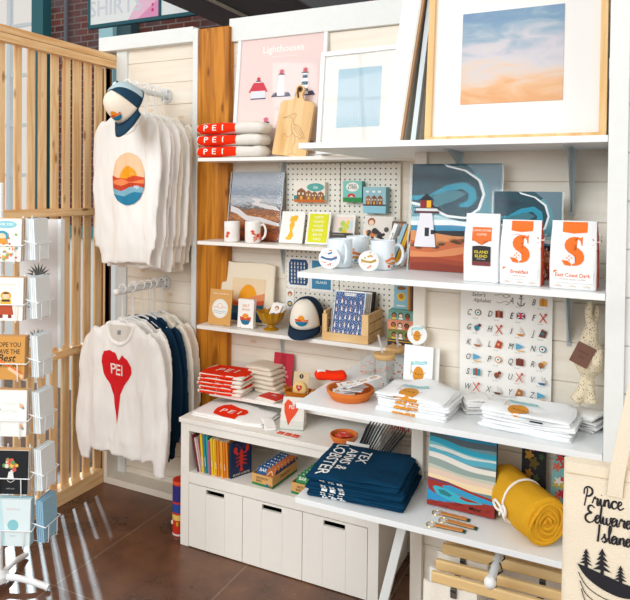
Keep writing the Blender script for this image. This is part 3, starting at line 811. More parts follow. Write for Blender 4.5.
# --- three grey PEI sweaters on the poster shelf
for k in range(3):
    xa = onY(200, 150, 2.56).x; xb = onY(268, 150, 2.56).x
    o = folded('folded_sweater', ['red-fronted PEI sweater at the bottom of the pile beside the poster', 'red-fronted PEI sweater in the middle of the pile beside the poster', 'red-fronted PEI sweater on top of the pile beside the poster'][k],
               'sweater', ((xa+xb)/2, 2.562, L1+.0005+k*.0555), (xb-xa), .118, .0545, M('e6e2da', .95, .4, 260), 50+k, 0, 'PEI sweaters on the poster shelf', 1, .006)
    a = Art(.22, .053)
    a.P([(.01, .3), (.05, .85), (.5, 1.15), (1, .9), (1, .15), (.5, .0), (.1, .02)], REDCOT)
    a.project(o, o, Matrix.Translation((-.062, -.2, .001)), BACK, off=.002, cut=.005, step=.0005, name='red_panel')
    a = Art(.22, .053)
    for q, ch in enumerate('PEI'): a.X(ch, .25+.22*q, .28, .027, 'f5efe6', True, 1.4)
    a.project(o, o, Matrix.Translation((-.062, -.2, .001)), BACK, off=.0055, cut=.008, step=0, name='white_lettering')

# --- red shirts on the low narrow shelf and the cream shirts behind
pa = onZ(200, 392, L4); pb = onZ(240, 398, L4)
for k in range(5):
    jx = [.0, .006, -.004, .004, .006][k]
    o = folded('folded_shirt', ['red PEI shirt at the bottom of the pile by the wooden post', 'second red PEI shirt from the bottom by the wooden post', 'third red PEI shirt in the pile by the wooden post',
               'fourth red PEI shirt, just under the top one by the wooden post', 'red shirt with white PEI lettering on top of the pile by the wooden post'][k], 'shirt',
               (-1.675+jx, 2.54, L4+.0005+k*.0195), .24, .16, .019, COTTON2, 60+k, 4, 'red PEI shirts by the wooden post', 1, .003)
    a = Art(.235, .16)
    a.P([(.06, .0), (.80, -.02), (1.0, .25), (1.0, 1.0), (.12, 1.0), (.02, .3)], REDCOT)
    if k == 4:
        for q, ch in enumerate('PEI'): a.X(ch, .32+.19*q, .38, .046, 'f5efe6', True, 1.0, .15)
    a.project(o, o, top_M(0, -.082), DOWN, name='red_panel', off=.0008)
    a = Art(.235, .014); a.B(.06, .05, .80, 1, REDCOT); a.project(o, o, Matrix.Translation((0, -.2, 0)), BACK, name='red_edge', off=.0008)
for k in range(6):
    folded('folded_shirt', ['lowest cream shirt of the pile beside the red PEI shirts', 'second cream shirt from the bottom beside the red PEI shirts', 'third cream shirt from the bottom beside the red PEI shirts',
           'fourth cream shirt from the bottom beside the red PEI shirts', 'fifth cream shirt, just under the top beside the red PEI shirts', 'topmost cream shirt beside the red PEI shirts'][k], 'shirt',
           (-1.485+.004*(k % 2)-.008*k, 2.638, L4+.0005+k*.021), .15, .125, .0205, M('eadfcc', .95, .4, 260), 70+k, -6, 'cream shirts beside the red ones', 1, .006)

# --- poster shelf: lighthouses poster
def lighthouse(a, x, y, s, body='f6f2ee', cap_='c8303a', band=None, base=None):
    if base: a.P([(x-s*.55, y-.01), (x-s*.4, y+s*.14), (x, y+s*.08), (x+s*.45, y+s*.13), (x+s*.6, y-.01)], base)
    a.P([(x-s*.22, y), (x+s*.22, y), (x+s*.13, y+s*.82), (x-s*.13, y+s*.82)], body)
    if band:
        for k in range(3): a.P([(x-s*(.21-.03*k), y+s*(.10+.26*k)), (x+s*(.21-.03*k), y+s*(.10+.26*k)), (x+s*(.19-.03*k), y+s*(.23+.26*k)), (x-s*(.19-.03*k), y+s*(.23+.26*k))], band)
    a.B(x-s*.19, y+s*.81, x+s*.19, y+s*.86, '33435c')
    a.B(x-s*.11, y+s*.86, x+s*.11, y+s*.95, cap_)
    a.P([(x-s*.16, y+s*.95), (x+s*.16, y+s*.95), (x+s*.05, y+s*1.03), (x-s*.05, y+s*1.03)], cap_)
def framed(kind, label, cat, loc, w_, h_, fr, fd, fmat, mat_c, lean, rz=0, roll=0, art=None, mount=None, glass=True, group=None):
    o = T(kind, label, cat, loc, rz, group, lean, roll)
    mb = MB()
    mb.box(-w_/2, w_/2, -fd/2, fd/2, 0, fr).box(-w_/2, w_/2, -fd/2, fd/2, h_-fr, h_).box(-w_/2, -w_/2+fr, -fd/2, fd/2, fr, h_-fr).box(w_/2-fr, w_/2, -fd/2, fd/2, fr, h_-fr)
    mb.build('frame', fmat, o, bevel=.0015)
    MB().box(-w_/2+fr, w_/2-fr, 0, fd/2-.001, fr, h_-fr).build('mount_board', mat_c, o)
    if art: q = art.flat(o, 0); q.location.z = mount if mount is not None else fr
    if glass: MB().box(-w_/2+fr, w_/2-fr, -fd/2+.003, -fd/2+.005, fr, h_-fr).build('glass_pane', glassy('picture_glass', 'ffffff', .02, .10), o)
    return o
PINKP = ramp_mat('poster_pink', [(0, 'f3d0b8'), (.5, 'ecd6cf'), (1, 'e8d0cc')], 'Z', (2, 2, 2), 3, .08, .6, 0, .33)
p, w_, h_ = stand_px(229, 319, 150, 30, L1, 2.63, 6)
a = Art(w_-.036, h_-.036)
a.X('Lighthouses', .52, .845, .034, 'fbf3ef', True, .98); a.X('OF PRINCE EDWARD ISLAND', .53, .80, .008, 'f4e8e4', True)
lighthouse(a, .24, .47, .17, 'eeeaea', 'c63a48', None, '4f4a70'); a.P([(.12, .52), (.36, .52), (.30, .60), (.18, .60)], 'cc3848'); a.B(.15, .47, .33, .53, 'dfe2ea')
lighthouse(a, .52, .48, .21, 'f4f0f2', 'c63a48', None, '55506a'); lighthouse(a, .80, .48, .21, 'f4f0f2', 'c63a48', '2f5a70', '4a4668')
lighthouse(a, .36, .08, .22, 'f8f4f4', 'd66a80', None, 'd8c0b4'); lighthouse(a, .62, .12, .2, 'f4f0f2', 'c8505c', None, '9a8890'); lighthouse(a, .16, .08, .1, 'e0dad8', '6a6a74', None, '7a6a62')
lighthouse(a, .84, .08, .2, 'f8f4f4', 'd66a80', None, '9a8890')
framed('framed_poster', 'pink lighthouses poster in a white frame behind the grey and red sweaters', 'poster', (p.x, 2.645, L1+.001), w_, h_, .018, .02, M('eef0f0', .4), PINKP, 5.5, art=a)

# --- cutting board with heron
o = T('cutting_board', 'maple cutting board engraved with a wading bird leaning on the pink poster', 'cutting board', (onY(289, 157, 2.575).x, 2.575, L1+.005), 0, None, 9, 6)
mb = MB(); W2, H2 = .088, .262
pts = [(-W2, .006), (-W2+.006, 0), (W2-.006, 0), (W2, .006), (W2, H2-.02), (W2-.012, H2-.004), (.032, H2), (.022, H2+.012), (.016, H2+.03)]
pts += [(.0+.022*cos(rad(t)), H2+.052+.022*sin(rad(t))) for t in range(-30, 211, 20)] + [(-.016, H2+.03), (-.022, H2+.012), (-.032, H2), (-W2+.012, H2-.004), (-W2, H2-.02)]
mb.prism(pts, -.009, .009); mb.build('board', MAPLE, o, bevel=.001)
MB().tube([(.012*cos(rad(t)), -.0095, H2+.052+.012*sin(rad(t))) for t in range(0, 360, 20)], .003, 6, closed=True).build('handle_hole_rim', M('8a5a2c', .6), o)
MB().poly(ell(0, H2+.052, .011), -.0098).build('handle_hole', M('3a2a20', .9), o)
a = Art(.16, .24); ln = '8a5c2c'
a.S([(.12, .72), (.3, .78), (.40, .80), (.46, .84), (.53, .80), (.50, .74), (.47, .70), (.52, .62), (.66, .60), (.80, .50), (.92, .36), (.84, .38), (.78, .34), (.70, .38), (.60, .40), (.50, .46), (.44, .56), (.43, .66), (.42, .74), (.30, .75), (.12, .72)], .0014, ln)
a.S([(.50, .62), (.62, .52), (.76, .44), (.84, .38)], .0012, ln); a.S([(.52, .55), (.64, .46), (.74, .40)], .0012, ln); a.S([(.56, .60), (.68, .54), (.84, .44)], .0012, ln)
a.S([(.60, .40), (.64, .28), (.58, .18), (.62, .06), (.74, .04)], .0013, ln); a.S([(.52, .45), (.40, .36), (.24, .42), (.22, .34)], .0013, ln); a.S([(.62, .06), (.50, .03)], .0013, ln)
a.E(.47, .80, .012, ln)
a.flat(o, -.0091)
# leather handle wrap
MB().tube([(0.0, -.012, H2+.012), (-.004, -.013, H2+.028), (-.010, -.012, H2+.04)], .004, 8).build('leather_cord', M('6b4424', .7), o)

# --- white framed print and the tall white framed canvas at the left end of the top right shelf
p = onY(327, 139, 2.44); q = onY(398, 139, 2.40)
a = Art(.2, .25)
a.B(0, 0, 1, 1, 'b9cfda'); a.P([(0, .82), (1, .9), (1, 1), (0, 1)], 'a0bfce'); a.P([(0, .0), (1, .0), (1, .12), (0, .18)], 'aec8d4')  # bluish window reflection painted into the print colours
framed('framed_print', 'white framed pale print with wide mount between the cutting board and the tall white frame', 'picture', (-.985, 2.44, R1+.001), .37, .44, .02, .022, M('eef1f2', .4), M('e9e5de', .5), 5, -4, art=a, mount=.11)
# the tall frames lean on their sides, seen almost edge-on
o = T('tall_frame', 'tall white framed canvas leaning edge-on in front of the pale print', 'picture', (onY(391, 138, 2.02).x, 2.02, R1+.0065), 0, None, 3, 7.5)
MB().box(-.030, .028, -.012, .012, 0, .62).build('front_bar', M('eef0ef', .4), o, bevel=.001)
MB().box(.0285, .034, -.012, .10, 0, .62).build('canvas', M('ded8cc', .6), o)
MB().box(.0345, .041, -.010, .008, 0, .62).build('wood_edge', wood('frame_side', 'b08a68', '8a6848', 'Z', 3, .6, False), o)
o = T('narrow_frame', 'slim blue-white frame edge standing between the tall white frame and the cloud painting', 'picture', (onY(412.5, 138, 2.03).x, 2.04, R1+.003), 0, None, 3, 5.5)
MB().box(-.008, .008, -.01, .01, 0, .60).build('front_bar', M('d3e0e8', .45), o)
MB().box(-.008, -.003, .0105, .06, 0, .60).build('side', M('c4d2da', .5), o)

# --- cloud painting in light wood frame
CLOUD = ramp_mat('cloud_painting', [(.0, 'd9a274'), (.16, 'deb48e'), (.32, 'd6c4b8'), (.45, 'cbc6ca'), (.56, 'c3c0c8'), (.70, '9fb0be'), (.85, '7f9cb4'), (1, '7391b2')], 'Z', (5, 1, 13), 1.7, .42, .7, 0, .30, .8)
p, w_, h_ = stand_px(421, 600, 138, -45, R1, 2.0, 5)
fr = framed('framed_painting', 'large cloud painting with wide white mount in a light wood frame', 'painting', (p.x, 2.0, R1+.001), w_, h_, .019, .028, MAPLE, M('ece9e5', .55), 5, glass=False)
pw = w_*(560.6-461)/(600-421)+.008; phh = onY(510, 8, 2.02).z - onY(510, 103, 2.02).z
zc = (onY(510, 103, 2.02).z-R1); xo = (onY(511, 55, 2.02).x-p.x)
MB().box(-pw/2, pw/2, -.0015, .0, 0, phh).build('painting', CLOUD, fr, loc=(xo, -.001, zc))
# wall label with fine print
a = Art(.09, .055)
for k, t in enumerate(('THE SUN SERIES', 'ACRYLIC ON PANEL', '', 'Limited edition prints', 'and originals')):
    if t: a.X(t, .38, .86-.17*k, .0045, '5a6066', False)
o = MB().box(-.045, .045, -.001, 0, 0, .055).build('wall_label', M('dfe6ea', .5)); o.location = (onY(628, 78, 1.852).x, 1.8515, onY(628, 78, 1.85).z)
tag(o, 'small white text label on the boards right of the cloud painting', 'label'); a.flat(o, -.001)

# ================================================================== NARROW SHELF WITH MUGS AND CARDS
MARSH = ramp_mat('marsh_print', [(0, '4a1d0c'), (.12, 'a84e18'), (.20, '5a2a12'), (.28, 'b8681f'), (.34, '6a3414'), (.41, 'c07a30'), (.47, '5e3216'), (.52, 'a8602a'), (.56, '3c3026'), (.60, '7f868c'), (.7, 'b9bcc2'), (.82, '7f8c9c'), (1, 'a2aab4')], 'Z', (9, 1, 34), 4, .2, .5, 0, .28, .6)
p, w_, h_ = stand_px(224, 276, 240, 172, L2, 2.60, 8)
a = Art(w_, h_); wt = 'd6d2d2'
a.P([(.38, .62), (.62, .60), (.56, .55), (.9, .50), (.98, .44), (.7, .47), (.42, .53), (.5, .57)], wt)
a.P([(.02, .50), (.18, .46), (.36, .36), (.62, .34), (.98, .26), (.98, .22), (.6, .27), (.34, .29), (.16, .38), (.02, .42)], wt)
sheet('marsh_print', 'framed-looking autumn marsh print in a clear sleeve behind the two crab mugs', 'print', (p.x, 2.625, L2+.001), w_, h_, .004, 8, art=a, mat=MARSH, sleeve=.004)

def mug(kind, label, loc, r, h, mat, art, ang=0, hand=0, group=None, inner=None):
    o = T(kind, label, 'mug', loc, hand, group)
    b = MB().lathe([(r*.86, 0), (r*.97, .004), (r, .012), (r, h-.002), (r*.985, h), (r*.95, h-.001), (r*.93, h-.006), (r*.93, .01), (0.001, .008)], 32).build('mug_body', mat, o)
    MB().tube(spline([(r*.96, 0, h*.82), (r*1.35, 0, h*.84), (r*1.62, 0, h*.62), (r*1.55, 0, h*.36), (r*1.25, 0, h*.2), (r*.96, 0, h*.19)], 5), .0055, 8).build('handle', mat, o)
    if art:
        d = Vector((sin(rad(ang-hand)), cos(rad(ang-hand)), 0))
        art.project(b, o, Matrix.Rotation(-rad(ang-hand), 4, 'Z') @ Matrix.Translation((0, -.25, 0)), d, name='painted_motif', off=.0006, cut=.006)
    return o
def crab(a, c='e2502a'):
    a.E(.5, .5, .13, c, .13)
    for sx in (-1, 1):
        a.P([(.5+sx*.12, .55), (.5+sx*.35, .75), (.5+sx*.42, .62), (.5+sx*.2, .5)], c); a.E(.5+sx*.36, .78, .09, c, .08)
        for k in range(3): a.P([(.5+sx*.1, .45-.06*k), (.5+sx*.34, .42-.14*k), (.5+sx*.34, .36-.14*k), (.5+sx*.08, .40-.06*k)], c)
    a.B(.2, .56, .36, .60, 'c8b0a0'); a.E(.8, .3, .05, c)
for i, (x0, x1, ang, hd, lb) in enumerate(((225, 238, 25, 55, 'white mug with red crab motif and its handle turned away, left of the pair'), (245, 260, -25, 25, 'white mug with red crab motif and its handle showing on the right'))):
    p, w_, h_ = stand_px(x0, x1, 240.5, 221.5, L2, 2.545, 0)
    a = Art(.07, .07); crab(a)
    if i == 0: a = Art(.07, .07); a.E(.18, .5, .12, 'e2502a', .2); a.E(.8, .6, .1, 'e2502a', .12); a.E(.75, .4, .1, 'e2502a'); a.E(.25, .25, .08, 'e2502a')
    mug('mug', lb, (p.x, 2.548, L2+.0008), .037, h_, M('f3eeea', .25), a, -30, [150, 20][i], 'crab mugs on the narrow shelf')

def card(label, x0, x1, yb, yt, z, Y, art=None, mat=None, t=.006, lean=14, rz=0, group=None, kind='greeting_card', cat='card', easel=False):
    p, w_, h_ = stand_px(x0, x1, yb, yt, z, Y, lean)
    aa = None
    if art: aa = Art(w_, h_); art(aa)
    o = sheet(kind, label, cat, (p.x, Y, z+.0015+sin(rad(lean))*t/2), w_/max(.3, cos(rad(rz))), h_, t, lean, rz, group, mat, aa)
    if easel:
        mb = MB(); mb.tube(spline([(-w_*.3, -.012, .004), (-w_*.3, -.012, .0), (-w_*.3, .004, -.001), (w_*.3, .004, -.001), (w_*.3, -.012, 0), (w_*.3, -.012, .004)], 3), .0015, 6)
        mb.build('easel_wire', M('b89a60', .3, 0, 1, .8), o)
    return o
def a_lob(a):
    a.P([(.52, .85), (.70, .80), (.66, .68), (.58, .70), (.60, .56), (.52, .40), (.60, .22), (.42, .12), (.34, .2), (.42, .36), (.38, .56), (.44, .70), (.36, .66), (.40, .84)], 'f0b81e')
    a.E(.62, .82, .1, 'f0b81e', .06); a.E(.4, .15, .14, 'f0b81e', .05)
card('white card with a yellow lobster leaning on the pegboard', 279, 302, 242.5, 212, L2, 2.60, a_lob)
def a_words(a):
    a.B(.08, .06, .92, .94, 'dcdc18')
    for k, t in enumerate(("PARTY", "ISLAND", "WAVES", "SUMMER", "BEACH", "SAND")): a.X(t, .5, .80-.135*k, .011, 'f6f6dc', True, .95)
card('white card with a yellow block of hand lettering', 305, 328, 245, 212.5, L2, 2.60, a_words)
def a_flor(a):
    a.B(.12, .18, .9, .92, 'f3ddd2'); a.B(.62, .5, .9, .8, 'ccdde4')
    for x, y, r, c in ((.45, .7, .12, 'b8cf6a'), (.6, .6, .14, 'cdd84a'), (.38, .5, .1, '8fbf6e'), (.55, .42, .12, 'e8cf2c'), (.68, .74, .08, 'f0d83a')): a.E(x, y, r, c)
card('white card with a yellow-green flower bunch behind the dark sticker pack', 331, 353, 245, 215, L2, 2.635, a_flor)
def a_dark(a):
    a.X('Gallant', .5, .30, .012, 'e8a81c', True, 1.0, .25); a.B(.05, .12, .95, .20, 'e8a81c'); a.B(.05, .8, .6, .86, '8e8e8e')
card('dark grey sticker pack with yellow lettering lying against the flower card', 329, 350, 249, 234, L2, 2.57, a_dark, M('4e4a46', .5), .01, 30, kind='sticker_pack', cat='sticker pack')
def a_girl(a):
    a.B(.02, .02, .98, .98, 'e9e2da'); a.E(.25, .82, .13, '9a5a34'); a.E(.25, .79, .09, 'f0cdb0')
    random.seed(3)
    for k in range(22): a.E(random.uniform(.15, .9), random.uniform(.08, .58), random.uniform(.05, .10), random.choice(['2a2624', '55504a', 'd87a36', '8f8a84', '3a3230']))
card('pale card with a red-haired girl and dark flowers beneath the row house box', 362, 391, 250, 217, L2, 2.60, a_girl)
def a_flor2(a):
    random.seed(8)
    for k in range(16): a.E(random.uniform(.1, .9), random.uniform(.1, .9), random.uniform(.08, .15), random.choice(['5a4438', 'a04a28', 'd8cdb8', '3a3230', 'c87030']))
card('dark floral card standing at the right end of the mug shelf', 390, 404, 250, 222, L2, 2.59, a_flor2, M('6e5a4c', .6))

# boxes hung on the pegboard
def pegbox(label, x0, x1, y0, y1, art, mat, t, Y=2.691):
    a_, b_ = onY(x0, y1, Y-t), onY(x1, y0, Y-t)
    w_, h_ = b_.x-a_.x, b_.z-a_.z
    o = MB().box(-w_/2, w_/2, 0, t, 0, h_).build('soap_box', mat); o.location = ((a_.x+b_.x)/2, Y-t, a_.z); tag(o, label, 'box')
    a = Art(w_, h_); art(a); a.flat(o, 0)
    MB().tube([(-.0, -.002, h_*.05), (0, t*.2, -.006), (0, t+.004, -.006)], .0018, 6).build('peg_hook', STEEL, o)
    return o
def house(a, x, w_, y, h_, c):
    a.P([(x, y), (x+w_, y), (x+w_, y+h_), (x+w_/2, y+h_*1.35), (x, y+h_)], c); a.B(x+w_*.35, y, x+w_*.65, y+h_*.4, 'e8b04a'); 
    a.B(x+w_*.15, y+h_*.55, x+w_*.35, y+h_*.8, 'efe4d0'); a.B(x+w_*.6, y+h_*.55, x+w_*.8, y+h_*.8, 'efe4d0')
def b1(a):
    a.B(0, 0, 1, 1, 'efe8dc'); a.B(0, .0, 1, .16, 'cf6a24'); a.B(0, .14, 1, .34, '3a8a84'); a.E(.70, .74, .28, '5aa8a0', .2)
    a.X('Salt', .7, .68, .012, 'e6f2ee'); house(a, .10, .28, .14, .42, '8a5a3c'); house(a, .38, .2, .14, .34, '9a6a48'); house(a, .58, .18, .14, .3, '8a5a3c'); house(a, .78, .18, .14, .3, '94603e')
pegbox('small wide box with brown row houses and a teal speech bubble on the pegboard', 294, 325, 182, 202, b1, M('efe8dc', .5), .03)
def b2(a):
    a.B(0, 0, 1, 1, '7cc6bc'); a.E(.5, .72, .34, 'f2efe6', .22); a.X('WILD', .5, .74, .011, '3a5a54'); a.X('& FREE', .5, .62, .011, '3a5a54')
    a.E(.45, .24, .22, 'cf2e34', .17, 0, 180); a.E(.45, .24, .09, 'f0c8b8', .08, 0, 180); a.B(0, 0, 1, .22, '2f8a4a')
pegbox('small turquoise box with a red rising sun over green grass on the pegboard', 343, 362, 181, 202, b2, M('6ab8b0', .5), .035)
def b3(a):
    a.B(0, 0, 1, 1, '96c2cc'); a.B(0, .28, 1, .34, '5a3a30'); a.B(0, 0, 1, .28, '8fc8da')
    for k in range(3): house(a, .12+.26*k, .22, .34, .26, ['9a6a4c', '7a4a3a', '8a5a44'][k])
    for x in (.2, .48, .72): a.E(x, .82, .08, 'eef4f4', .04)
pegbox('small blue box with three brown houses on the pegboard', 363, 386, 187, 213, b3, M('7fb2c2', .5), .045)
# stickers on the lower pegboard
def st1(a):
    a.P([(.14, .1), (.86, .1), (.92, .2), (.92, .8), (.84, .93), (.16, .93), (.08, .8), (.08, .2)], '27527e'); 
    random.seed(1)
    for r in range(6):
        for c in range(5): a.P([(.18+.14*c, .16+.12*r), (.24+.14*c, .16+.12*r), (.22+.14*c, .25+.12*r), (.20+.14*c, .25+.12*r)], 'e6e0d4')
def st2(a): a.B(.08, .08, .92, .95, '3f86ac'); a.X('ISLAND', .5, .25, .012, 'e8f0f0')
def st3(a): a.E(.5, .75, .3, 'b8683a'); a.E(.5, .70, .2, 'f0cdb0'); a.E(.5, .28, .33, '2a6a94'); a.E(.5, .28, .2, 'e8c04a')
for lb, x0, x1, y0, y1, fn in (('white carded sticker with a dark blue lighthouse pattern on the pegboard', 287, 310, 258, 287, st1), ('white carded sticker with a blue panel beside the dark blue one', 310, 333, 260, 291, st2), ('narrow white sticker strip with two round pictures under the dark blue sticker', 286, 294, 289, 309, st3)):
    a_, b_ = onY(x0, y1, 2.688), onY(x1, y0, 2.688); w_, h_ = b_.x-a_.x, b_.z-a_.z
    o = MB().box(-w_/2, w_/2, 0, .003, 0, h_).build('sticker_card', PAPER); o.location = ((a_.x+b_.x)/2, 2.688, a_.z); tag(o, lb, 'sticker', 'stickers on the pegboard')
    a = Art(w_, h_); fn(a); a.flat(o, 0)

# ================================================================== NARROW SHELF WITH CAP AND BOWL
# tote bag standing at the back
p, w_, h_ = stand_px(217, 272, 322, 263, L3, 2.64, 8)
o = T('tote_bag', 'cream canvas tote with a sunset print folded behind the kraft card', 'tote bag', (p.x, 2.645, L3+.002), 0, None, 8)
mb = MB(); rs = []
for i in range(15):
    v = i/14; r = []
    for j in range(24):
        th = 2*pi*j/24; x = (w_/2)*(1-.06*v)*math.copysign(abs(cos(th))**.35, cos(th)); y = (.016-.008*v)*math.copysign(abs(sin(th))**.6, sin(th))
        y += .003*sin(x*60+v*4); r.append((x, y, v*h_+(.006*sin(x*30) if i == 14 else 0)))
    rs.append(r)
mb.rings(rs); bag = mb.build('bag_body', M('efe3cc', .9, .3, 260), o)
a = Art(w_*.62, h_*.72)
a.B(.02, .0, .98, .98, 'ead2ac'); a.P([(.5+.27*cos(rad(t)), .48+.36*sin(rad(t))) for t in range(0, 181, 12)], 'f0a018')
a.P([(.02, .50), (.3, .42), (.6, .56), (.98, .66), (.98, .44), (.5, .36), (.02, .40)], 'e08a5c'); a.P([(.02, .42), (.4, .40), (.98, .50), (.98, .38), (.5, .30), (.02, .34)], 'd05a2c'); a.P([(.02, .34), (.5, .32), (.98, .40), (.98, .12), (.02, .1)], '2c6c8c'); a.P([(.02, .16), (.98, .2), (.98, 0), (.02, 0)], '1f4f74')
a.project(bag, o, Matrix.Translation((.01, -.2, .01)), BACK, name='sunset_print', off=.0008, cut=.02)
def a_kraft(a):
    a.E(.5, .46, .36, 'f2efe8'); a.E(.5, .46, .325, 'cfe0e4'); a.E(.5, .46, .31, 'f4f1ea'); a.X('PRINCE EDWARD ISL', .5, .86, .0065, 'f4e8d4', True)
    a.S([(.38, .50), (.42, .58), (.5, .61), (.58, .58), (.62, .50)], .002, 'e0a060'); 
    for y, c in ((.50, 'e8a898'), (.47, 'e8b8a8'), (.38, '6a9ab0'), (.33, '88aebe')): a.S([(.22, y), (.35, y+.02), (.5, y-.01), (.65, y+.02), (.78, y)], .0018, c)
card('kraft notebook with a round white sunset emblem by the wooden post', 208, 230, 323, 289.5, L3, 2.545, a_kraft, M('dba560', .8, .1, 200), .006, 8, kind='notebook', cat='notebook', easel=True)
def a_salt(a):
    a.X('SALT', .5, .74, .012, 'e08a3a', True, 1); a.X('Spoons', .5, .62, .010, 'e08a3a', True, 1, .2)
    a.P([(.5+.22*cos(rad(t)), .36+.15*sin(rad(t))) for t in range(0, 181, 15)], 'f0951f'); a.P([(.15, .40), (.5, .34), (.85, .40), (.83, .26), (.17, .26)], 'd8481f')
    a.P([(.17, .28), (.83, .28), (.7, .14), (.5, .11), (.3, .14)], '1f6f90')
card('small white boxed candle with orange lettering and sunset badge next to the kraft notebook', 238.5, 254, 325.5, 299.5, L3, 2.55, a_salt, M('f5f2ee', .5), .022, 4, kind='gift_box', cat='box', easel=True)

# amber glass bowl with carded earrings
AMB = glassy('amber_glass', 'd9a520', .08, .55)
p = onZ(271, 331, L3); p.y = 2.575; p = onY(271, 331, 2.575)
o = T('amber_bowl', 'scalloped amber glass footed bowl left of the white-front cap', 'bowl', (p.x, 2.575, L3+.0005))
mb = MB(); n = 48; rs = []
for r_, z, sc in ((.001, 0, 0), (.034, .0, .04), (.033, .006, .04), (.016, .014, 0), (.014, .024, 0), (.034, .032, .03), (.052, .052, .05), (.058, .072, .06), (.066, .088, .10), (.062, .087, .10), (.053, .070, .06), (.046, .052, .04), (.028, .038, 0), (.001, .034, 0)):
    rs.append([(r_*(1+sc*cos(12*2*pi*j/n))*cos(2*pi*j/n), r_*(1+sc*cos(12*2*pi*j/n))*sin(2*pi*j/n), z+(.004*cos(12*2*pi*j/n) if z > .08 else 0)) for j in range(n)])
mb.rings(rs); mb.build('bowl_body', AMB, o)
def a_ear(a): a.E(.55, .72, .22, 'a8683a'); a.E(.55, .66, .17, 'f0cdb0'); a.E(.5, .22, .26, '2a6aa4'); a.E(.5, .22, .12, 'f0d060')
for k, (dx, dy, rl) in enumerate(((.012, -.002, 14), (.022, .012, 12))):
    a = Art(.05, .075); a_ear(a)
    sheet('sticker_card', ['front white sticker card with a girl standing in the amber bowl', 'rear white sticker card standing in the amber bowl'][k], 'sticker', (p.x+dx-.006, 2.575+dy, L3+.052), .05, .075, .003, 22, 0, 'sticker cards in the amber bowl', PAPER, a, rl)

# trucker cap
p = onY(303, 336, 2.56)
cap('trucker cap with cream front, navy brim and sunset badge on the narrow shelf', (p.x+.002, 2.60, L3+.052), (rad(15), 0, rad(10)), M('122a42', .8, .4, 300), M('f2e9da', .9, .2, 300), M('122a42', .8, .3, 300), .99, art=badge())

# wooden crate with lighthouse cards
pl, pr = onY(322, 343, 2.515), onY(368, 348, 2.515)
cw = pr.x-pl.x
o = T('wooden_crate', 'light wooden crate with a low front holding the blue lighthouse cards', 'crate', ((pl.x+pr.x)/2, 2.515, L3+.0008))
hb = .034; ht = .125
MB().box(-cw/2, cw/2, 0, .012, 0, hb).build('front_rail', MAPLEX, o, bevel=.001)
for sx in (-1, 1):
    mb = MB(); x0, x1 = (-cw/2, -cw/2+.022) if sx < 0 else (cw/2-.030, cw/2)
    mb.box(x0, x1, 0, .012, hb+.0005, ht-.012 if sx < 0 else ht); mb.build('front_upright', MAPLE, o, bevel=.001)
    xa, xb = (-cw/2, -cw/2+.010) if sx < 0 else (cw/2-.010, cw/2)
    for k in range(3 if sx > 0 else 3): MB().box(xa, xb, .0125, .18, .001+.043*k, .040+.043*k-.001).build('side_slat', MAPLEX, o, bevel=.001)
MB().box(-cw/2+.01, cw/2-.01, .172, .18, 0, ht).build('back_panel', MAPLEX, o)
MB().box(-cw/2+.01, cw/2-.01, .0125, .171, 0, .008).build('floor_panel', MAPLEX, o)
def a_lh(a):
    random.seed(12)
    a.B(.0, 0, 1, 1, 'f0efea'); a.B(.03, .02, .97, .98, '3d5c92'); a.P([(.3, .96), (.7, .96), (.68, .90), (.32, .90)], 'efe9dc'); a.X('LIGHTHOUSES', .5, .915, .007, '3d5c92')
    for r in range(5):
        for c in range(6):
            x = .12+.15*c+random.uniform(-.02, .02); y = .06+.165*r+random.uniform(-.01, .02); s_ = random.uniform(.065, .09)
            a.P([(x-s_*.32, y), (x+s_*.32, y), (x+s_*.16, y+s_), (x-s_*.16, y+s_)], random.choice(['f2ece4', 'f6f2ee', 'e9e0d8']))
            a.B(x-s_*.14, y+s_, x+s_*.14, y+s_*1.25, random.choice(['e8a83c', 'd8502c', 'f0c050'])); 
            if random.random() < .3: a.B(x-s_*.3, y, x, y+s_*.25, 'd23a2a')
cwid = .145
for k in range(6):
    a = None
    if k == 0: a = Art(cwid, .205); a_lh(a)
    sheet('lighthouse_card', ['front blue card covered in little lighthouses standing in the wooden crate', 'second card in the wooden crate, behind the blue lighthouse card', 'third card from the front in the wooden crate', 'fourth card from the front in the wooden crate', 'fifth card from the front in the wooden crate', 'rearmost card in the wooden crate'][k],
          'card', ((pl.x+pr.x)/2-.004+.004*k, 2.535+.014*k, L3+.0105), cwid, .205 if k == 0 else .200, .005, 16, 0, 'cards in the wooden crate', PAPER if k < 4 else M('3a3836', .7), a, sleeve=.002 if k == 0 else 0)

# stacked memory game boxes and a small standing box right of the crate
def a_faces(c):
    def f(a):
        for k in range(3):
            x = .22+.26*k; a.E(x, .55, .10, '3a2a22'); a.E(x, .5, .07, ['a86a44', 'f0d0b4', '7a4a30'][k]); a.B(x-.08, .08, x+.08, .28, ['e8c04a', 'f2efe8', 'c8502c'][k])
        a.B(.0, .9, 1, 1, c)
    return f
gx0, gx1 = onY(389, 330, 2.50).x, onY(414, 330, 2.50).x
for k, (c, c2, lb) in enumerate((('2e3238', 'd8a020', 'dark box with small coloured marks at the bottom of the game box stack'), ('7f8f4e', '6a7a40', 'olive green game box with little faces, second in the stack'), ('e79a78', 'd88a68', 'coral game box with little faces in the middle of the stack'), ('6fa496', '5a8f82', 'teal green game box with little faces on top of the stack'))):
    hgt = .040; z0 = L3+.0005+k*.0405
    o = MB().box(-.056, .056, 0, .10, 0, hgt).build('game_box', M(c, .5), bevel=.0015); o.location = ((gx0+gx1)/2-.004+.003*(k % 2), 2.50, z0); tag(o, lb, 'box', 'stacked game boxes beside the crate')
    a = Art(.11, .036); a_faces(c2)(a); a.flat(o, 0)
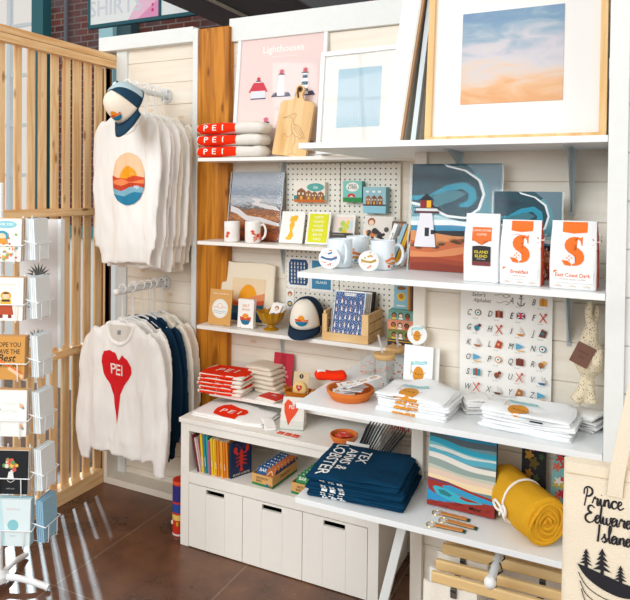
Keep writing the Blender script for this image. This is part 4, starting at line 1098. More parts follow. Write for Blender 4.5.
def a_yel(a):
    a.B(0, 0, 1, 1, '8cbccd'); a.E(.5, .5, .28, 'e8c030'); a.E(.5, .52, .17, 'b87a30'); a.E(.5, .86, .3, '8a5a34', .08); a.B(.2, .1, .8, .16, 'e6e0d0')
z4 = L3+.0005+4*.0405
a = Art(.062, .10); a_yel(a)
sheet('picture_book', 'small blue book with a yellow figure standing on the teal game box', 'book', ((gx0+gx1)/2-.012, 2.53, z4+.0008), .062, .115, .006, 3, 0, None, M('8cbccd', .5), a)
for k in range(4):
    sheet('picture_book', ['ochre book spine beside the blue yellow-figure book', 'brown book spine second right of the blue book', 'dark book spine third right of the blue book', 'grey-brown book at the right end on the teal game box'][k], 'book', ((gx0+gx1)/2+.026+.0085*k, 2.54, z4+.0008), .0075, .115, .06, 0, 0, 'books on the teal game box', M(['c8922e', '8a5a34', '4a3428', '7a6a54'][k], .6))

# ================================================================== LOW NARROW SHELF: red gifts
def a_redc(a):
    a.P([(.3, .55), (.7, .55), (.62, .95), (.38, .95)], 'a81a2c')
    for k, t in enumerate(('THE', 'ISLAND', 'WALKING', 'GUIDE')): a.X(t, .5, .58-.11*k, .010, 'f0dcc8')
    a.X('Charlottetown', .5, .08, .006, 'f0dcc8')
card('upright crimson card with cream lettering in a clear sleeve behind the amber dish', 272, 291, 380, 353, L4, 2.665, a_redc, M('c2203a', .4), .003, 8, kind='guide_card')
p = onY(299, 388, 2.565)
o = T('amber_dish', 'square amber glass dish with two handles on the low narrow shelf', 'dish', (p.x, 2.565, L4+.0005), 4)
mb = MB(); rs = []
def sq(w_, d_, z, n=32): return [((w_)*math.copysign(abs(cos(2*pi*j/n))**.45, cos(2*pi*j/n)), (d_)*math.copysign(abs(sin(2*pi*j/n))**.45, sin(2*pi*j/n)), z) for j in range(n)]
mb.rings([sq(.001, .001, 0), sq(.046, .030, 0), sq(.052, .034, .012), sq(.060, .039, .048), sq(.062, .041, .052), sq(.057, .036, .050), sq(.050, .031, .014), sq(.001, .001, .009)])
mb.build('dish_body', glassy('amber_dish_glass', 'e08a10', .08, .6), o)
for sx in (-1, 1): MB().tube(spline([(sx*.058, -.018, .046), (sx*.072, -.012, .058), (sx*.075, 0, .062), (sx*.072, .012, .058), (sx*.058, .018, .046)], 4), .004, 8).build('handle', AMB, o)
o2 = T('cookie_pack', 'bag of shirt-shaped cookies with a red heart and kraft header in the amber dish', 'cookie pack', (p.x+.003, 2.565, L4+.016), 4, None, 12)
MB().box(-.038, .038, .002, .005, .0, .115).build('header_card', M('dcc39c', .8), o2)
mb = MB(); mb.sphere((0, -.006, .04), .03, 0, 18, (1.15, .42, 1.1)); mb.build('cookie', M('eccb82', .8, .3, 60), o2)
a = Art(.08, .115); a.E(.5, .83, .13, '23211f'); a.X('S', .5, .79, .011, 'dcc39c'); q = a.flat(o2, .002)
a = Art(.05, .05); a.H(.5, .45, .55, .62, 'cc2418'); a.X('PEI', .5, .48, .007, 'f5ece0'); q = a.flat(o2, -.0195, 'heart_label'); q.location.z = .02
# flat red cards, fanned slightly
for k in range(5):
    o = MB().box(-.055, .055, -.04, .04, 0, .0032).build('red_card', M('d8281c' if k == 4 else 'efe6da', .5)); q = onY(271, 394, 2.53)
    o.location = (q.x-.004+.0035*k, 2.532, L4+.0005+.0034*k); o.rotation_euler = (0, 0, rad(-14)); tag(o, ['lowest flat card of the small red card pile', 'second card of the small red card pile', 'middle card of the small red card pile', 'fourth card of the small red card pile', 'red card with white lettering on top of the flat card pile'][k], 'card', 'flat red cards on the low narrow shelf')
    if k == 4:
        a = Art(.1, .07); a.X('PEI', .5, .52, .014, 'f6ece4'); a.B(0.02, .05, .98, .95, M('dc2c1c', .5)) if 0 else None; a.flat_up(o, .0032, loc=(0, -.035))
# paper bag and dark cord
p = onZ(330, 392, L4)
o = folded('paper_parcel', 'crumpled kraft paper parcel at the right end of the low narrow shelf', 'parcel', (-1.12, 2.59, L4+.0005), .16, .13, .05, KRAFT, 91, 10, None, 1, .02)
o = T('binder_clip_cord', 'coiled black cord lying behind the kraft parcel', 'cord', (-1.16, 2.67, L4+.0005))
MB().tube([(.05*cos(t*.5)*(1-.01*t), .012*sin(t*.5), .045+.012*sin(t*1.3)) for t in range(30)], .0035, 6).build('cord', BLACK, o)
MB().box(-.012, .012, -.012, .012, 0, .04).build('plug', BLACK, o, bevel=.003)

# ================================================================== ON THE STORAGE BENCH
BT = CT+.0006
# opened-out white shirt with red heart lying across the top
o = folded('heart_shirt', 'white shirt with a red PEI heart laid across the top of the storage bench', 'shirt', (-1.555, 2.432, BT), .37, .175, .016, COTTON, 101, 1, None, 2, .006, 0, .012)
a = Art(.165, .15)
a.P([(.02, .45), (.0, .68), (.10, .90), (.28, .97), (.46, .86), (.56, .68), (.70, .80), (.88, .78), (1.0, .6), (.97, .40), (.82, .27), (.82, .06), (.42, .10), (.10, .22)], REDCOT)
for q, ch in enumerate('PEI'): a.X(ch, .28+.24*q, .38, .034, 'f6f0ea', True, 1.25, .1)
a.project(o, o, top_M(-.01, -.09, 4), DOWN, name='heart_print', off=.0012, step=.0003)
o2 = folded('shirt_sleeve', 'x', 'x', (0, 0, 0), .10, .05, .018, COTTON, 103, 0, None, 2, .012)
for kk in ('label', 'category'): del o2[kk]
o2.parent = o; o2.location = (.20, -.045, 0); o2.rotation_euler = (0, 0, rad(-50))

# heart bag on a small stand
p = onZ(291, 431, CT)
o = T('gift_bag', 'clear-fronted white bag with a red PEI heart standing on the storage bench', 'bag', (onY(293, 431, 2.43).x, 2.43, BT), 14)
mb = MB(); w2 = .052; H2 = .125
mb.rings([[(-w2, -.03, 0), (w2, -.03, 0), (w2, .032, 0), (-w2, .032, 0)], [(-w2, -.012, H2*.5), (w2, -.012, H2*.5), (w2, .03, H2*.5), (-w2, .03, H2*.5)], [(-w2*.9, .014, H2), (w2*.9, .014, H2), (w2*.9, .02, H2), (-w2*.9, .02, H2)]])
bg_ = mb.build('bag_body', M('efe8de', .8, .2, 100), o, bevel=.002)
a = Art(.10, .115); a.P([((x/.10)+.5, z/.115) for x, z in [(-.032, .055), (-.036, .085), (-.022, .105), (-.004, .095), (.006, .078), (.022, .10), (.038, .105), (.034, .08), (.018, .05), (.0, .026), (-.012, .003), (-.02, .025)]], 'ea4a22'); a.X('PEI', .48, .60, .014, 'f6ece4')
a.project(bg_, o, Matrix.Translation((-.004, -.2, .012)), BACK, name='heart_print', off=.001)
mb = MB().box(-w2-.004, w2+.004, -.042, -.040, 0, .04).box(-w2-.004, w2+.004, -.042, .034, -.0002, .002)
mb.build('acrylic_stand', glassy('acrylic', 'fafcfc', .05, .2), o)
# strip of red stamps
o = MB().box(-.055, .055, -.02, .02, 0, .0012).build('sticker_strip', PAPER); o.location = (onY(288, 434, 2.34).x, 2.342, BT); o.rotation_euler = (0, 0, rad(-4)); tag(o, 'white strip with three red square stickers lying before the heart bag', 'sticker')
a = Art(.11, .04)
for k in range(3): a.B(.03+.33*k, .12, .31+.33*k, .9, 'e8502c'); a.P([(.05+.33*k, .2), (.29+.33*k, .2), (.17+.33*k, .7)], 'f08a68'); a.P([(.05+.33*k, .85), (.29+.33*k, .85), (.17+.33*k, .5)], 'd23820')
a.flat_up(o, .0012, loc=(0, -.02))

TERRA = M('d9762f', .75, .15, 60, 0, .06)
def dish(label, loc, r, h, mat=TERRA):
    o = T('terracotta_dish', label, 'dish', loc)
    MB().lathe([(.001, 0), (r*.78, 0), (r*.82, .002), (r*.97, h*.62), (r*1.0, h*.64), (r*1.02, h*.97), (r*.99, h), (r*.93, h*.98), (r*.88, h*.6), (r*.74, h*.2), (.001, h*.18)], 44).build('dish_body', mat, o)
    return o
p = onY(342, 440, 2.37)
dx_, dy_ = p.x, 2.39
dish('small terracotta dish of red PEI stickers on the storage bench', (dx_, dy_, BT), .056, .030)
random.seed(21)
for k in range(7):
    o = MB().tube([(0, 0, 0), (0, 0, .0018)], .018, 20).build('round_sticker', M('e23a22', .5)); 
    a_ = k*1.1; rr = .022 if k < 6 else .0
    o.location = (dx_+rr*cos(a_), dy_+rr*sin(a_), BT+.012+.0032*k); o.rotation_euler = (rad(random.uniform(-8, 4)), rad(random.uniform(-6, 6)), rad(random.uniform(-20, 20)))
    tag(o, 'red heart sticker with white lettering lying in the small terracotta dish', 'sticker', 'red stickers in the small terracotta dish')
    a = Art(.036, .036); a.X('PEI', .5, .38, .009, 'f8ece6'); a.flat_up(o, .0018, loc=(0, -.018))

# acrylic holder with fanned grey cards, white bags behind
o = T('acrylic_holder', 'clear acrylic tray holding the fan of dark cards on the storage bench', 'holder', (onY(374, 450, 2.26).x, 2.26, R4+.0006))
mb = MB(); mb.box(-.09, .09, -.055, -.053, 0, .05).box(-.09, .09, .053, .055, 0, .07).box(-.09, -.088, -.053, .053, 0, .05).box(.088, .09, -.053, .053, 0, .05).box(-.088, .088, -.053, .053, 0, .003)
mb.build('tray', glassy('acrylic', 'fafcfc', .05, .2), o)
hx, hy = o.location.x, o.location.y
for k in range(13):
    g = ['4a4c4e', '6c6e70', '5a5c5e', '7a7c7e', '3e4042'][k % 5]
    q = MB().box(-.0015, .0015, -.045, .045, 0, .125).build('dark_card', M(g, .5)); q.location = (hx-.068+.0095*k, hy-.002+.0012*(k % 3), R4+.0045)
    q.rotation_euler = (0, rad(22+1.2*k), rad(6)); tag(q, 'dark grey carded gift leaning over in the clear acrylic tray', 'card', 'dark cards in the acrylic tray')
q = MB().box(-.045, .045, -.001, .001, 0, .06).build('price_card', PAPER); q.location = (hx-.045, hy-.058, R4+.001); q.rotation_euler = (rad(-6), 0, rad(3)); tag(q, 'white card with red print in front of the dark fanned cards', 'card')
a = Art(.09, .06)
for k in range(4): a.P([(.1+.22*k, .2), (.26+.22*k, .35), (.22+.22*k, .8), (.08+.22*k, .6)], 'd8402c')
a.flat(q, -.001)
o = sheet('lettered_sign', 'white card with red lettering standing behind the dark fanned cards', 'sign', (hx+.065, 2.345, R4+.001), .15, .125, .004, 20, -4, None, M('e9e2d8', .6), None)
a = Art(.17, .13); a.X('PEI GIFTS', .45, .78, .02, 'cc2a22', True, .9); a.X('SHIRTS', .55, .56, .026, 'cc2a22', True, .9); a.flat(o, -.002)
for k in range(4):
    folded('folded_shirt', ['lowest white shirt behind the navy shirts on the bench', 'second white shirt behind the navy shirts on the bench', 'third white shirt behind the navy shirts on the bench', 'topmost white shirt behind the navy shirts on the bench'][k], 'shirt',
           (onY(404, 445, 2.34).x+.002*k, 2.42, R4+.0006+k*.0185), .13, .15, .018, M('ded6cc', .95, .3, 220), 110+k, 3, 'white shirts behind the navy ones', 1, .006)
# ---------------- books in the open shelf
SZ = .3375
cols = ['7a2a30', 'd8cfc4', 'cfa0a8', 'e8c21e', '2a8aa0', '3aa09a', 'b85a8a', 'e6c820', 'f0d22a', 'e09a24', 'd8862a', 'e0902c', 'e8a030', 'd97a24', 'de8a2a']
ttl = ['maroon', 'pale grey', 'dusty pink', 'yellow', 'deep teal', 'turquoise', 'magenta', 'warm yellow', 'bright yellow', 'golden', 'amber', 'light orange', 'honey orange', 'dark orange', 'orange']
x = -1.684
for k, c in enumerate(cols):
    th_ = .0075 if k < 3 else .0112 if k in (3, 4, 5, 8, 9) else .0098
    hh = [.165, .15, .145, .172, .17, .165, .15, .16, .158, .158, .158, .156, .156, .155, .155][k]
    o = MB().box(0, th_-.0006, 0, .125, 0, hh).build('book', M(c, .5)); lean_ = -12 if k < 3 else -5 if k < 6 else -3
    o.rotation_euler = (0, rad(lean_), 0); 
    x0 = x+sin(rad(-lean_))*0; o.location = (x0, 2.325+.004*(k % 3), SZ+.001); x += (th_+.0008)/cos(rad(lean_))
    tag(o, '%s book spine, %s' % (ttl[k], 'first from the left in the bench shelf' if k == 0 else 'right after the %s one in the bench shelf' % ttl[k-1]), 'book', 'books in the bench shelf')
    MB().box(.0012, th_-.0018, .002, .1255, hh-.0006, hh+.0004).build('pages', M('efe6d6', .8), o)
    if k in (3, 4, 7, 9, 11, 13):
        a = Art(.01, hh); a.X(['MERMAID', 'SEA BOOK', 'TALES', 'ISLAND', 'SHORE', 'BEACH'][[3, 4, 7, 9, 11, 13].index(k)], .8, .3, .006, 'f4ecd8', True, 1, 0, 90); q = a.flat(o, 0); q.location.x = th_/2
        
# lobster book, cover turned towards the room
o = T('book', 'navy book with a red lobster on its cover leaning on the orange books', 'book', (x+.006, 2.335, SZ+.001), 66)
MB().box(0, .11, -.006, .006, 0, .152).build('cover', M('1a2f52', .4), o)
MB().box(.002, .1105, -.0045, .0045, .002, .1505).build('pages', M('efe6d6', .8), o)
a = Art(.11, .152); rd = 'd8382c'
a.P([(.5, .80), (.58, .70), (.58, .45), (.54, .25), (.60, .14), (.40, .14), (.46, .25), (.42, .45), (.42, .70)], rd)
for sx in (-1, 1):
    a.P([(.5+sx*.06, .66), (.5+sx*.26, .72), (.5+sx*.24, .62)], rd); a.E(.5+sx*.28, .78, .09, rd, .10)
    for q in range(3): a.P([(.5+sx*.06, .58-.09*q), (.5+sx*.26, .56-.12*q), (.5+sx*.26, .53-.12*q), (.5+sx*.06, .54-.09*q)], rd)
    a.S([(.5+sx*.04, .8), (.5+sx*.14, .9), (.5+sx*.3, .94)], .001, rd)
a.X('ISLAND LOBSTER', .5, .05, .008, 'f0e4c8'); q = a.flat(o, -.006); q.location.x = .055

# boxes of snack bars
def bars(label, loc, rz, n, c1, c2, group, ltr, gname):
    o = T('display_box', label, 'box', loc, rz)
    W_, D_, H_ = .105, .20, .048
    kr = M('d9a866', .7); 
    mb = MB().box(-W_/2, W_/2, 0, .002, 0, H_).box(-W_/2, W_/2, D_-.002, D_, 0, H_*1.15).box(-W_/2, -W_/2+.002, .002, D_-.002, 0, H_).box(W_/2-.002, W_/2, .002, D_-.002, 0, H_).box(-W_/2, W_/2, 0, D_, -.0005, .0015)
    mb.build('carton', kr, o)
    a = Art(W_, H_); a.B(0, 0, 1, .22, '2f7f4e'); a.X(ltr, .5, .60, .010, '4a2c1c', True, .9); a.X('BARS', .35, .34, .009, '4a2c1c'); a.E(.75, .2, .06, '2a5a9a'); a.E(.9, .2, .04, 'c8402c'); a.flat(o, 0)
    q = a2 = Art(D_, H_); a2.B(0, 0, 1, .22, '2f7f4e'); a2.X(ltr, .5, .5, .012, '4a2c1c'); q = a2.flat(o, 0, 'side_artwork'); q.rotation_euler = (0, 0, rad(90)); q.location = (W_/2+.0002, D_/2, 0)
    for k in range(n):
        b = T('snack_bar', '%s wrapped snack bar tilted in the %s' % (c1[1], gname), 'snack bar', (loc[0]-sin(rad(rz))*(.02+.165*k/(n-1)), loc[1]+cos(rad(rz))*(.02+.165*k/(n-1)), loc[2]+.022), rz, group, 42)
        mb = MB(); mb.rings([[(xx*(.046), yy*.009*s_, zz) for xx, yy in ((-1, -1), (1, -1), (1, 1), (-1, 1))] for zz, s_ in ((0, .1), (.006, 1), (.044, 1), (.05, .15))]); mb.build('wrapper', M(c1[0], .35), b)
        a = Art(.09, .05); a.X('BAR', .3, .52, .014, 'f0ece4'); a.B(.55, .05, 1, .95, c2); a.S([(.6, .3), (.75, .7), (.9, .4)], .004, 'e8c49a'); a.flat(b, -.0092)
p = onZ(262, 487, SZ)
bars('kraft carton of blue snack bars in the bench shelf', (onY(262, 487, 2.335).x, 2.335, SZ+.001), -4, 7, ('2b5a8e', 'blue and orange'), 'b8622a', 'blue bars in the kraft carton', 'CRUNCHY', 'kraft carton next to the lobster book')
bars('kraft carton of green snack bars in the bench shelf behind the navy shirts', (onY(302, 497, 2.335).x, 2.335, SZ+.001), -4, 7, ('2f8a4c', 'green'), '2a7a44', 'green bars in the kraft carton', 'NATURE', 'carton near the navy shirts')

# tin behind the bench
o = T('round_tin', 'tall red and blue patterned tube standing on the floor left of the bench', 'tin', (onZ(179, 527, 0).x-.006, 2.41, .0))
p = (onY(176, 500, 2.41).x, 2.41)
o.location = (-1.822, 2.385, 0); r_ = .036
MB().lathe([(r_, 0), (r_, .25), (r_*.96, .255), (.001, .255)], 28).build('tube', M('c8331f', .4), o)
for z0, z1, c in ((.004, .012, 'd9dde0'), (.075, .10, 'e8c86a'), (.11, .15, '2b4a9a'), (.16, .235, '33307a'), (.24, .252, 'e85a2a')):
    MB().lathe([(r_+.0004, z0), (r_+.0004, z1)], 28).build('painted_band', M(c, .4), o)
for k in range(6): MB().sphere((r_*cos(k), r_*sin(k), .06), .012, 0, 8, (.6, .6, 1)).build('painted_dot', M(['e8e4d8', 'e0b030'][k % 2], .4), o)

# ================================================================== COFFEE AND MUG SHELF
WM = M('dfe9f0', .2)
def a_m1(a):
    a.P([(.1, .55), (.5, .75), (.95, .62), (.9, .5), (.5, .58), (.15, .42)], 'e07a3a'); a.P([(.15, .4), (.6, .48), (.92, .42), (.8, .3), (.4, .3)], 'c08a4a')
    a.E(.3, .22, .08, 'd0502a'); a.E(.65, .2, .07, '4a7aa8'); a.E(.5, .86, .07, 'e8a040'); a.B(.4, .1, .55, .16, '8a9a6a')
def a_round(c1, c2):
    def f(a):
        a.E(.5, .5, .49, 'f4f3f0'); a.P([(.12, .62), (.35, .52), (.6, .5), (.85, .6), (.88, .48), (.6, .38), (.35, .42), (.12, .5)], c1)
        random.seed(int(c1, 16) % 97)
        for k in range(16):
            t = random.uniform(0, 6.28); r = random.uniform(.22, .42); x, y = .5+r*cos(t), .5+r*sin(t); s_ = random.uniform(.02, .045)
            a.P([(x-s_, y), (x, y-s_*.7), (x+s_*1.3, y+s_*.3), (x+s_*.2, y+s_)], random.choice([c2, 'e87a3a', 'd8502a', c1]))
        a.P([(.4, .72), (.6, .8), (.66, .74), (.46, .66)], c2); a.P([(.4, .2), (.62, .3), (.6, .22), (.44, .14)], 'e8967a')
    return f
for lb, x0, x1, yb, yt, Y, hd, ang, fn in (('pale mug with its handle facing the room behind the blue-patterned round coaster', 374, 403, 272.5, 241, 1.945, -15, -20, None),
                                  ('pale mug with a red patterned side standing at the back between two other mugs', 402, 433, 265, 238.5, 2.09, 150, -35, a_m1),
                                  ('pale mug with orange and brown motif and handle on the right, front of shelf', 428, 457, 275, 243, 1.93, 15, -12, a_m1)):
    # pixel spans of the zoomed mugs, measured from the body only
    pass
def mugpx(lb, x0, x1, yb, yt, Y, hd, ang, fn):
    xc = (x0+x1)/2; p = onY(xc, yb, Y); r = (onY(x1, yb, Y)-onY(x0, yb, Y)).length/2*.93
    zt = onY(xc, yt, Y).z
    a = None
    if fn: a = Art(.062, .06); fn(a)
    return mug('mug', lb, (p.x, Y, R2+.0008), r, .098, WM, a, ang, hd, 'pale mugs on the coffee shelf')
mugpx('pale mug with its handle facing the room, behind the blue-patterned round magnet', 327, 352, 275, 244, 2.03, -48, -30, None)
mugpx('pale mug at the back between the two other mugs', 346, 369, 268, 238.5, 2.19, 160, -40, a_m1)
mugpx('pale mug with orange and brown motif and a handle on the right', 370, 395, 274, 243, 2.05, 18, -30, a_m1)
def coaster(lb, xc, yc, r, Y, z, fn, lean, rz=0, roll=0, t=.006):
    p = onY(xc, yc, Y); o = MB().tube([(0, -t/2, r), (0, t/2, r)], r, 36).build('round_magnet', M('eef0ee', .4)); o.location = (p.x, Y, z); o.rotation_euler = (rad(-lean), rad(roll), rad(rz))
    tag(o, lb, 'magnet'); a = Art(2*r, 2*r); fn(a); a.flat(o, -t/2); return o
coaster('round white magnet with a dark blue shape leaning on the leftmost pale mug', 329, 272, .036, 1.955, R2+.001, a_round('4a6a9a', '5a7ab0'), 12, 20)
coaster('round white magnet with an ochre shape leaning on the right pale mug', 369, 273, .034, 1.96, R2+.001, a_round('b89a4a', 'c8a850'), 12, 35)
# striped paper straw boxes leaning behind the mugs
for k, (x0, col, lb) in enumerate(((385, 'f2f0ec', 'white lettered slim box leaning behind the right pale mug'), (394, '9cc0d0', 'blue slim box leaning behind the right pale mug'), (399, 'e0a828', 'golden slim box leaning behind the right pale mug'), (406, 'e0907a', 'coral slim box leaning behind the right pale mug'))):
    o = MB().box(-.0072, .0072, -.03, .03, 0, .15).build('slim_box', M(col, .5), bevel=.0008); p = onY(x0-4, 262, 2.16); o.location = (p.x, 2.19+.002*k, R2+.006); o.rotation_euler = (rad(-4), rad(19), rad(4))
    tag(o, lb, 'box', 'slim boxes behind the mugs')
    if k == 0: a = Art(.018, .15); a.X('lavender & sea salt', .75, .52, .007, '5a6a70', True, 1, .2, 90); a.flat(o, -.03)
o = MB().tube([(0, 0, 0), (.055, 0, .13)], .006, 10).build('paper_tube', M('e8ecee', .4)); p = onY(401, 262, 2.12); o.location = (p.x, 2.125, R2+.006); tag(o, 'thin white tube leaning behind the right pale mug handle', 'tube')

# lighthouse prints in sleeves
def a_scene(small=False):
    def f(a):
        w0 = 'e6ecee'
        a.B(0, 0, 1, 1, '2b5563'); a.P([(0, .72), (.3, .80), (.62, .86), (.86, 1), (1, 1), (1, .5), (0, .5)], '5f96a4') ; a.P([(.6, 1), (1, 1), (1, .6), (.9, .62), (.86, .8), (.74, .92)], '6a8490')
        a.P([(0, .62), (.2, .58), (.42, .50), (.62, .49), (.78, .58), (.83, .72), (.78, .85), (.62, .94), (.42, .985), (.36, 1), (0, 1)], w0)
        a.P([(0, .645), (.2, .61), (.42, .525), (.62, .51), (.75, .59), (.80, .72), (.75, .84), (.60, .93), (.40, .97), (.36, 1), (0, 1)], '1c4350')
        a.P([(0, .70), (.2, .71), (.4, .80), (.6, .83), (.72, .77), (.74, .67), (.66, .60), (.54, .60), (.56, .63), (.64, .66), (.65, .72), (.58, .77), (.4, .745), (.2, .66), (0, .66)], '2390ac')
        a.P([(0, .93), (.25, .90), (.5, .86), (.3, .82), (0, .86)], '1f3846'); a.P([(.1, .68), (.3, .72), (.5, .76), (.62, .72), (.5, .66), (.3, .60)], '3a7784')
        a.P([(0, .50), (.3, .52), (.6, .46), (1, .52), (1, .36), (0, .36)], 'a8ccd2'); a.P([(0, .46), (.4, .48), (1, .44), (1, .38), (0, .38)], w0); a.P([(0, .42), (.5, .43), (1, .40), (1, .36), (0, .36)], '3a8ab0')
        a.B(0, 0, 1, .37, 'd8905c'); a.P([(.1, .37), (1, .39), (1, .33), (.5, .33)], '2a2c30')
        a.P([(0, .28), (.3, .24), (.5, .30), (.8, .33), (1, .28), (1, 0), (0, 0)], 'c86a40'); a.P([(0, .18), (.25, .17), (.5, .22), (.8, .26), (1, .24), (1, 0), (0, 0)], 'd98a5a')
        a.P([(.2, .12), (.5, .15), (.75, .20), (1, .20), (1, 0), (.1, 0)], 'b8502c'); a.P([(0, .12), (.25, .13), (.6, .10), (1, .14), (1, .0), (0, 0)], 'a04426'); a.P([(0, .07), (.3, .08), (.8, .04), (1, .06), (1, 0), (0, 0)], '8a3420')
        for x, y in ((.04, .22), (.1, .2), (.22, .22), (.30, .21), (.36, .24), (.5, .27), (.55, .26), (.62, .28)):
            for q in (-2, -1, 0, 1, 2): a.P([(x+q*.012-.006, y), (x+q*.012+.006, y), (x+q*.026, y+.055-abs(q)*.008)], '27402e')
        if not small:
            a.P([(.05, .22), (.30, .22), (.25, .54), (.11, .54)], 'e4e2ea'); a.B(.17, .32, .22, .40, '2a3038'); a.B(.24, .34, .28, .38, '2a3038')
            a.B(.04, .535, .33, .555, '5a3038'); a.B(.06, .555, .31, .585, 'd8dfe2'); a.B(.04, .58, .33, .588, '5a3038'); a.B(.11, .588, .25, .655, '8a2a28'); a.B(.185, .588, .235, .655, 'f0b828'); a.P([(.09, .655), (.27, .655), (.18, .72)], '2a2c34')
        else:
            a.B(.15, .12, .26, .50, 'e4e2ea'); a.B(.13, .5, .28, .56, 'f0b828')
    return f
p, w_, h_ = stand_px(407, 497, 273, 164, R2, 2.07, 4)
a = Art(w_, h_); a_scene()(a)
sheet('lighthouse_print', 'large lighthouse and wave print in a clear sleeve behind the white coffee pouch', 'print', (p.x, 2.085, R2+.001), w_, h_, .004, 4, art=a, sleeve=.008)
p, w_, h_ = stand_px(492, 560, 285, 192, R2, 2.03, 5)
a = Art(w_, h_); a_scene(True)(a)
sheet('lighthouse_print', 'smaller wave print in a clear sleeve behind the two orange S bags', 'print', (p.x-.002, 2.03, R2+.001), w_, h_, .004, 5, art=a, sleeve=.006)

def coffee(kind, label, loc, w_, d_, h_, rz, artf, side=None, group=None, cat='bag'):
    o = T(kind, label, cat, loc, rz, group); mb = MB(); rs = []
    N = 40
    def ring(w2, d2, z, e=.16):
        return [(w2*math.copysign(abs(cos(2*pi*j/N))**e, cos(2*pi*j/N)), d2*math.copysign(abs(sin(2*pi*j/N))**e, sin(2*pi*j/N)), z) for j in range(N)]
    for v, dw, dd in ((0, .97, .92), (.02, 1, 1), (.15, 1.0, 1.04), (.35, 1.0, 1.04), (.55, .995, .98), (.7, .98, .80), (.82, .965, .5), (.9, .955, .26), (1, .95, .16)):
        rs.append(ring(w_/2*dw, d_/2*dd, v*h_))
    for r in rs[2:-2]:
        for q, pt in enumerate(r): r[q] = (pt[0]+.0015*noise.noise(Vector((pt[2]*40, q, 1))), pt[1]+.0025*noise.noise(Vector((pt[0]*40, pt[2]*40, q*.2))), pt[2])
    b = mb; b.rings(rs); b = b.build('bag_body', M('e9ebec', .45), o, smooth=50)
    a = Art(w_, h_); artf(a); a.project(b, o, Matrix.Translation((0, -.25, 0)), BACK, name='front_print', off=.0008, cut=.012, step=.0003)
    if side:
        a = Art(d_*.9, h_); side(a); a.project(b, o, Matrix.Translation((.25, 0, 0)) @ Matrix.Rotation(rad(90), 4, 'Z'), (-1, 0, 0), name='gusset_print', off=.0008, cut=.01)
    return o
OR = 'e8701e'
def a_sbag(name, sub):
    def f(a):
        a.B(.26, .835, .78, .985, OR); a.P([(.26, .835), (.40, .825), (.5, .815), (.62, .825), (.78, .835)], OR)
        # big serif S with a sprouting base
        cx = .53
        out = [(.88, 1.0), (.84, 1.0), (.80, .955), (.66, .99), (.48, 1.0), (.28, .96), (.12, .86), (.06, .72), (.10, .58), (.24, .46), (.45, .37), (.58, .29), (.62, .20), (.56, .10), (.42, .05), (.44, .0), (.62, .01), (.82, .07), (.94, .20), (.96, .34), (.90, .48), (.74, .59), (.52, .68), (.38, .76), (.36, .86), (.44, .93), (.56, .95), (.70, .92), (.80, .83), (.84, .70), (.88, .70)]
        a.P([(cx-.24+.46*x, .35+.42*y) for x, y in out], OR)
        a.P([(cx-.06, .345), (cx-.20, .355), (cx-.27, .425), (cx-.15, .42), (cx-.08, .39)], OR)
        for x, y in ((cx-.11, .43), (cx-.06, .46), (cx-.11, .49), (cx-.155, .46)): a.P([(x, y-.014), (x+.016, y), (x, y+.014), (x-.016, y)], OR)
        a.B(.10, .10, .93, .275, 'f3f3f2'); a.P([(.10, .275), (.19, .275), (.10, .235)], OR)
        a.X(name, .5, .185, .0105, 'd8602a', True, .9); a.X(sub, .5, .135, .0048, 'b0a8a0', False)
        for x in (.14, .44, .74): a.X('coffee', x+.06, .04, .0055, 'c8a070', False)
    return f
def a_side(a):
    a.B(0, 0, 1, 1, 'd24a22'); random.seed(5)
    for k in range(34): x, y = random.uniform(.08, .7), random.uniform(.03, .8); a.S([(x, y), (x+.12, y+.03), (x+.2, y-.01)], .003, 'f0dcd0', 3)
def place_bag(x0, x1, yb, yt, Y, lb, nm, sub):
    p, w_, h_ = stand_px(x0, x1, yb, yt, R2, Y, 0)
    coffee('coffee_bag', lb, (p.x, Y+.03, R2+.001), w_, .062, h_, -3, a_sbag(nm, sub), a_side, 'S coffee bags')
place_bag(499, 541, 285.5, 220.5, 1.885, 'white coffee bag with orange S reading Breakfast, left of the pair', 'Breakfast', 'DARK ROAST')
place_bag(549, 597, 288.5, 221.5, 1.875, 'white coffee bag with orange S reading East Coast Dark, rightmost', 'East Coast Dark', 'WHOLE BEAN COFFEE')
def a_pouch(a):
    a.B(.24, .60, .78, .80, 'e0702c'); a.P([(.24, .62), (.78, .62), (.56, .59), (.51, .54), (.46, .59)], 'e0702c'); a.X('LONG SHORE', .51, .74, .006, 'f6e2d0'); a.X('COFFEE', .51, .68, .006, 'f6e2d0')
    a.P([(.26, .52), (.40, .53), (.51, .50), (.62, .53), (.77, .52), (.77, .30), (.26, .30)], '2c2a2c'); a.X('ISLAND', .51, .42, .0085, 'e6d23a'); a.X('BLEND', .51, .36, .0085, 'e6d23a')
    a.B(.26, .24, .77, .30, '7a3a3a'); a.X('small batch', .51, .33, .004, 'e6e2da', False)
p, w_, h_ = stand_px(463, 499, 283, 214, R2, 1.90, 0)
coffee('coffee_pouch', 'slim white coffee pouch with an orange tag and dark label', (p.x, 1.925, R2+.001), w_, .055, h_, -2, a_pouch)

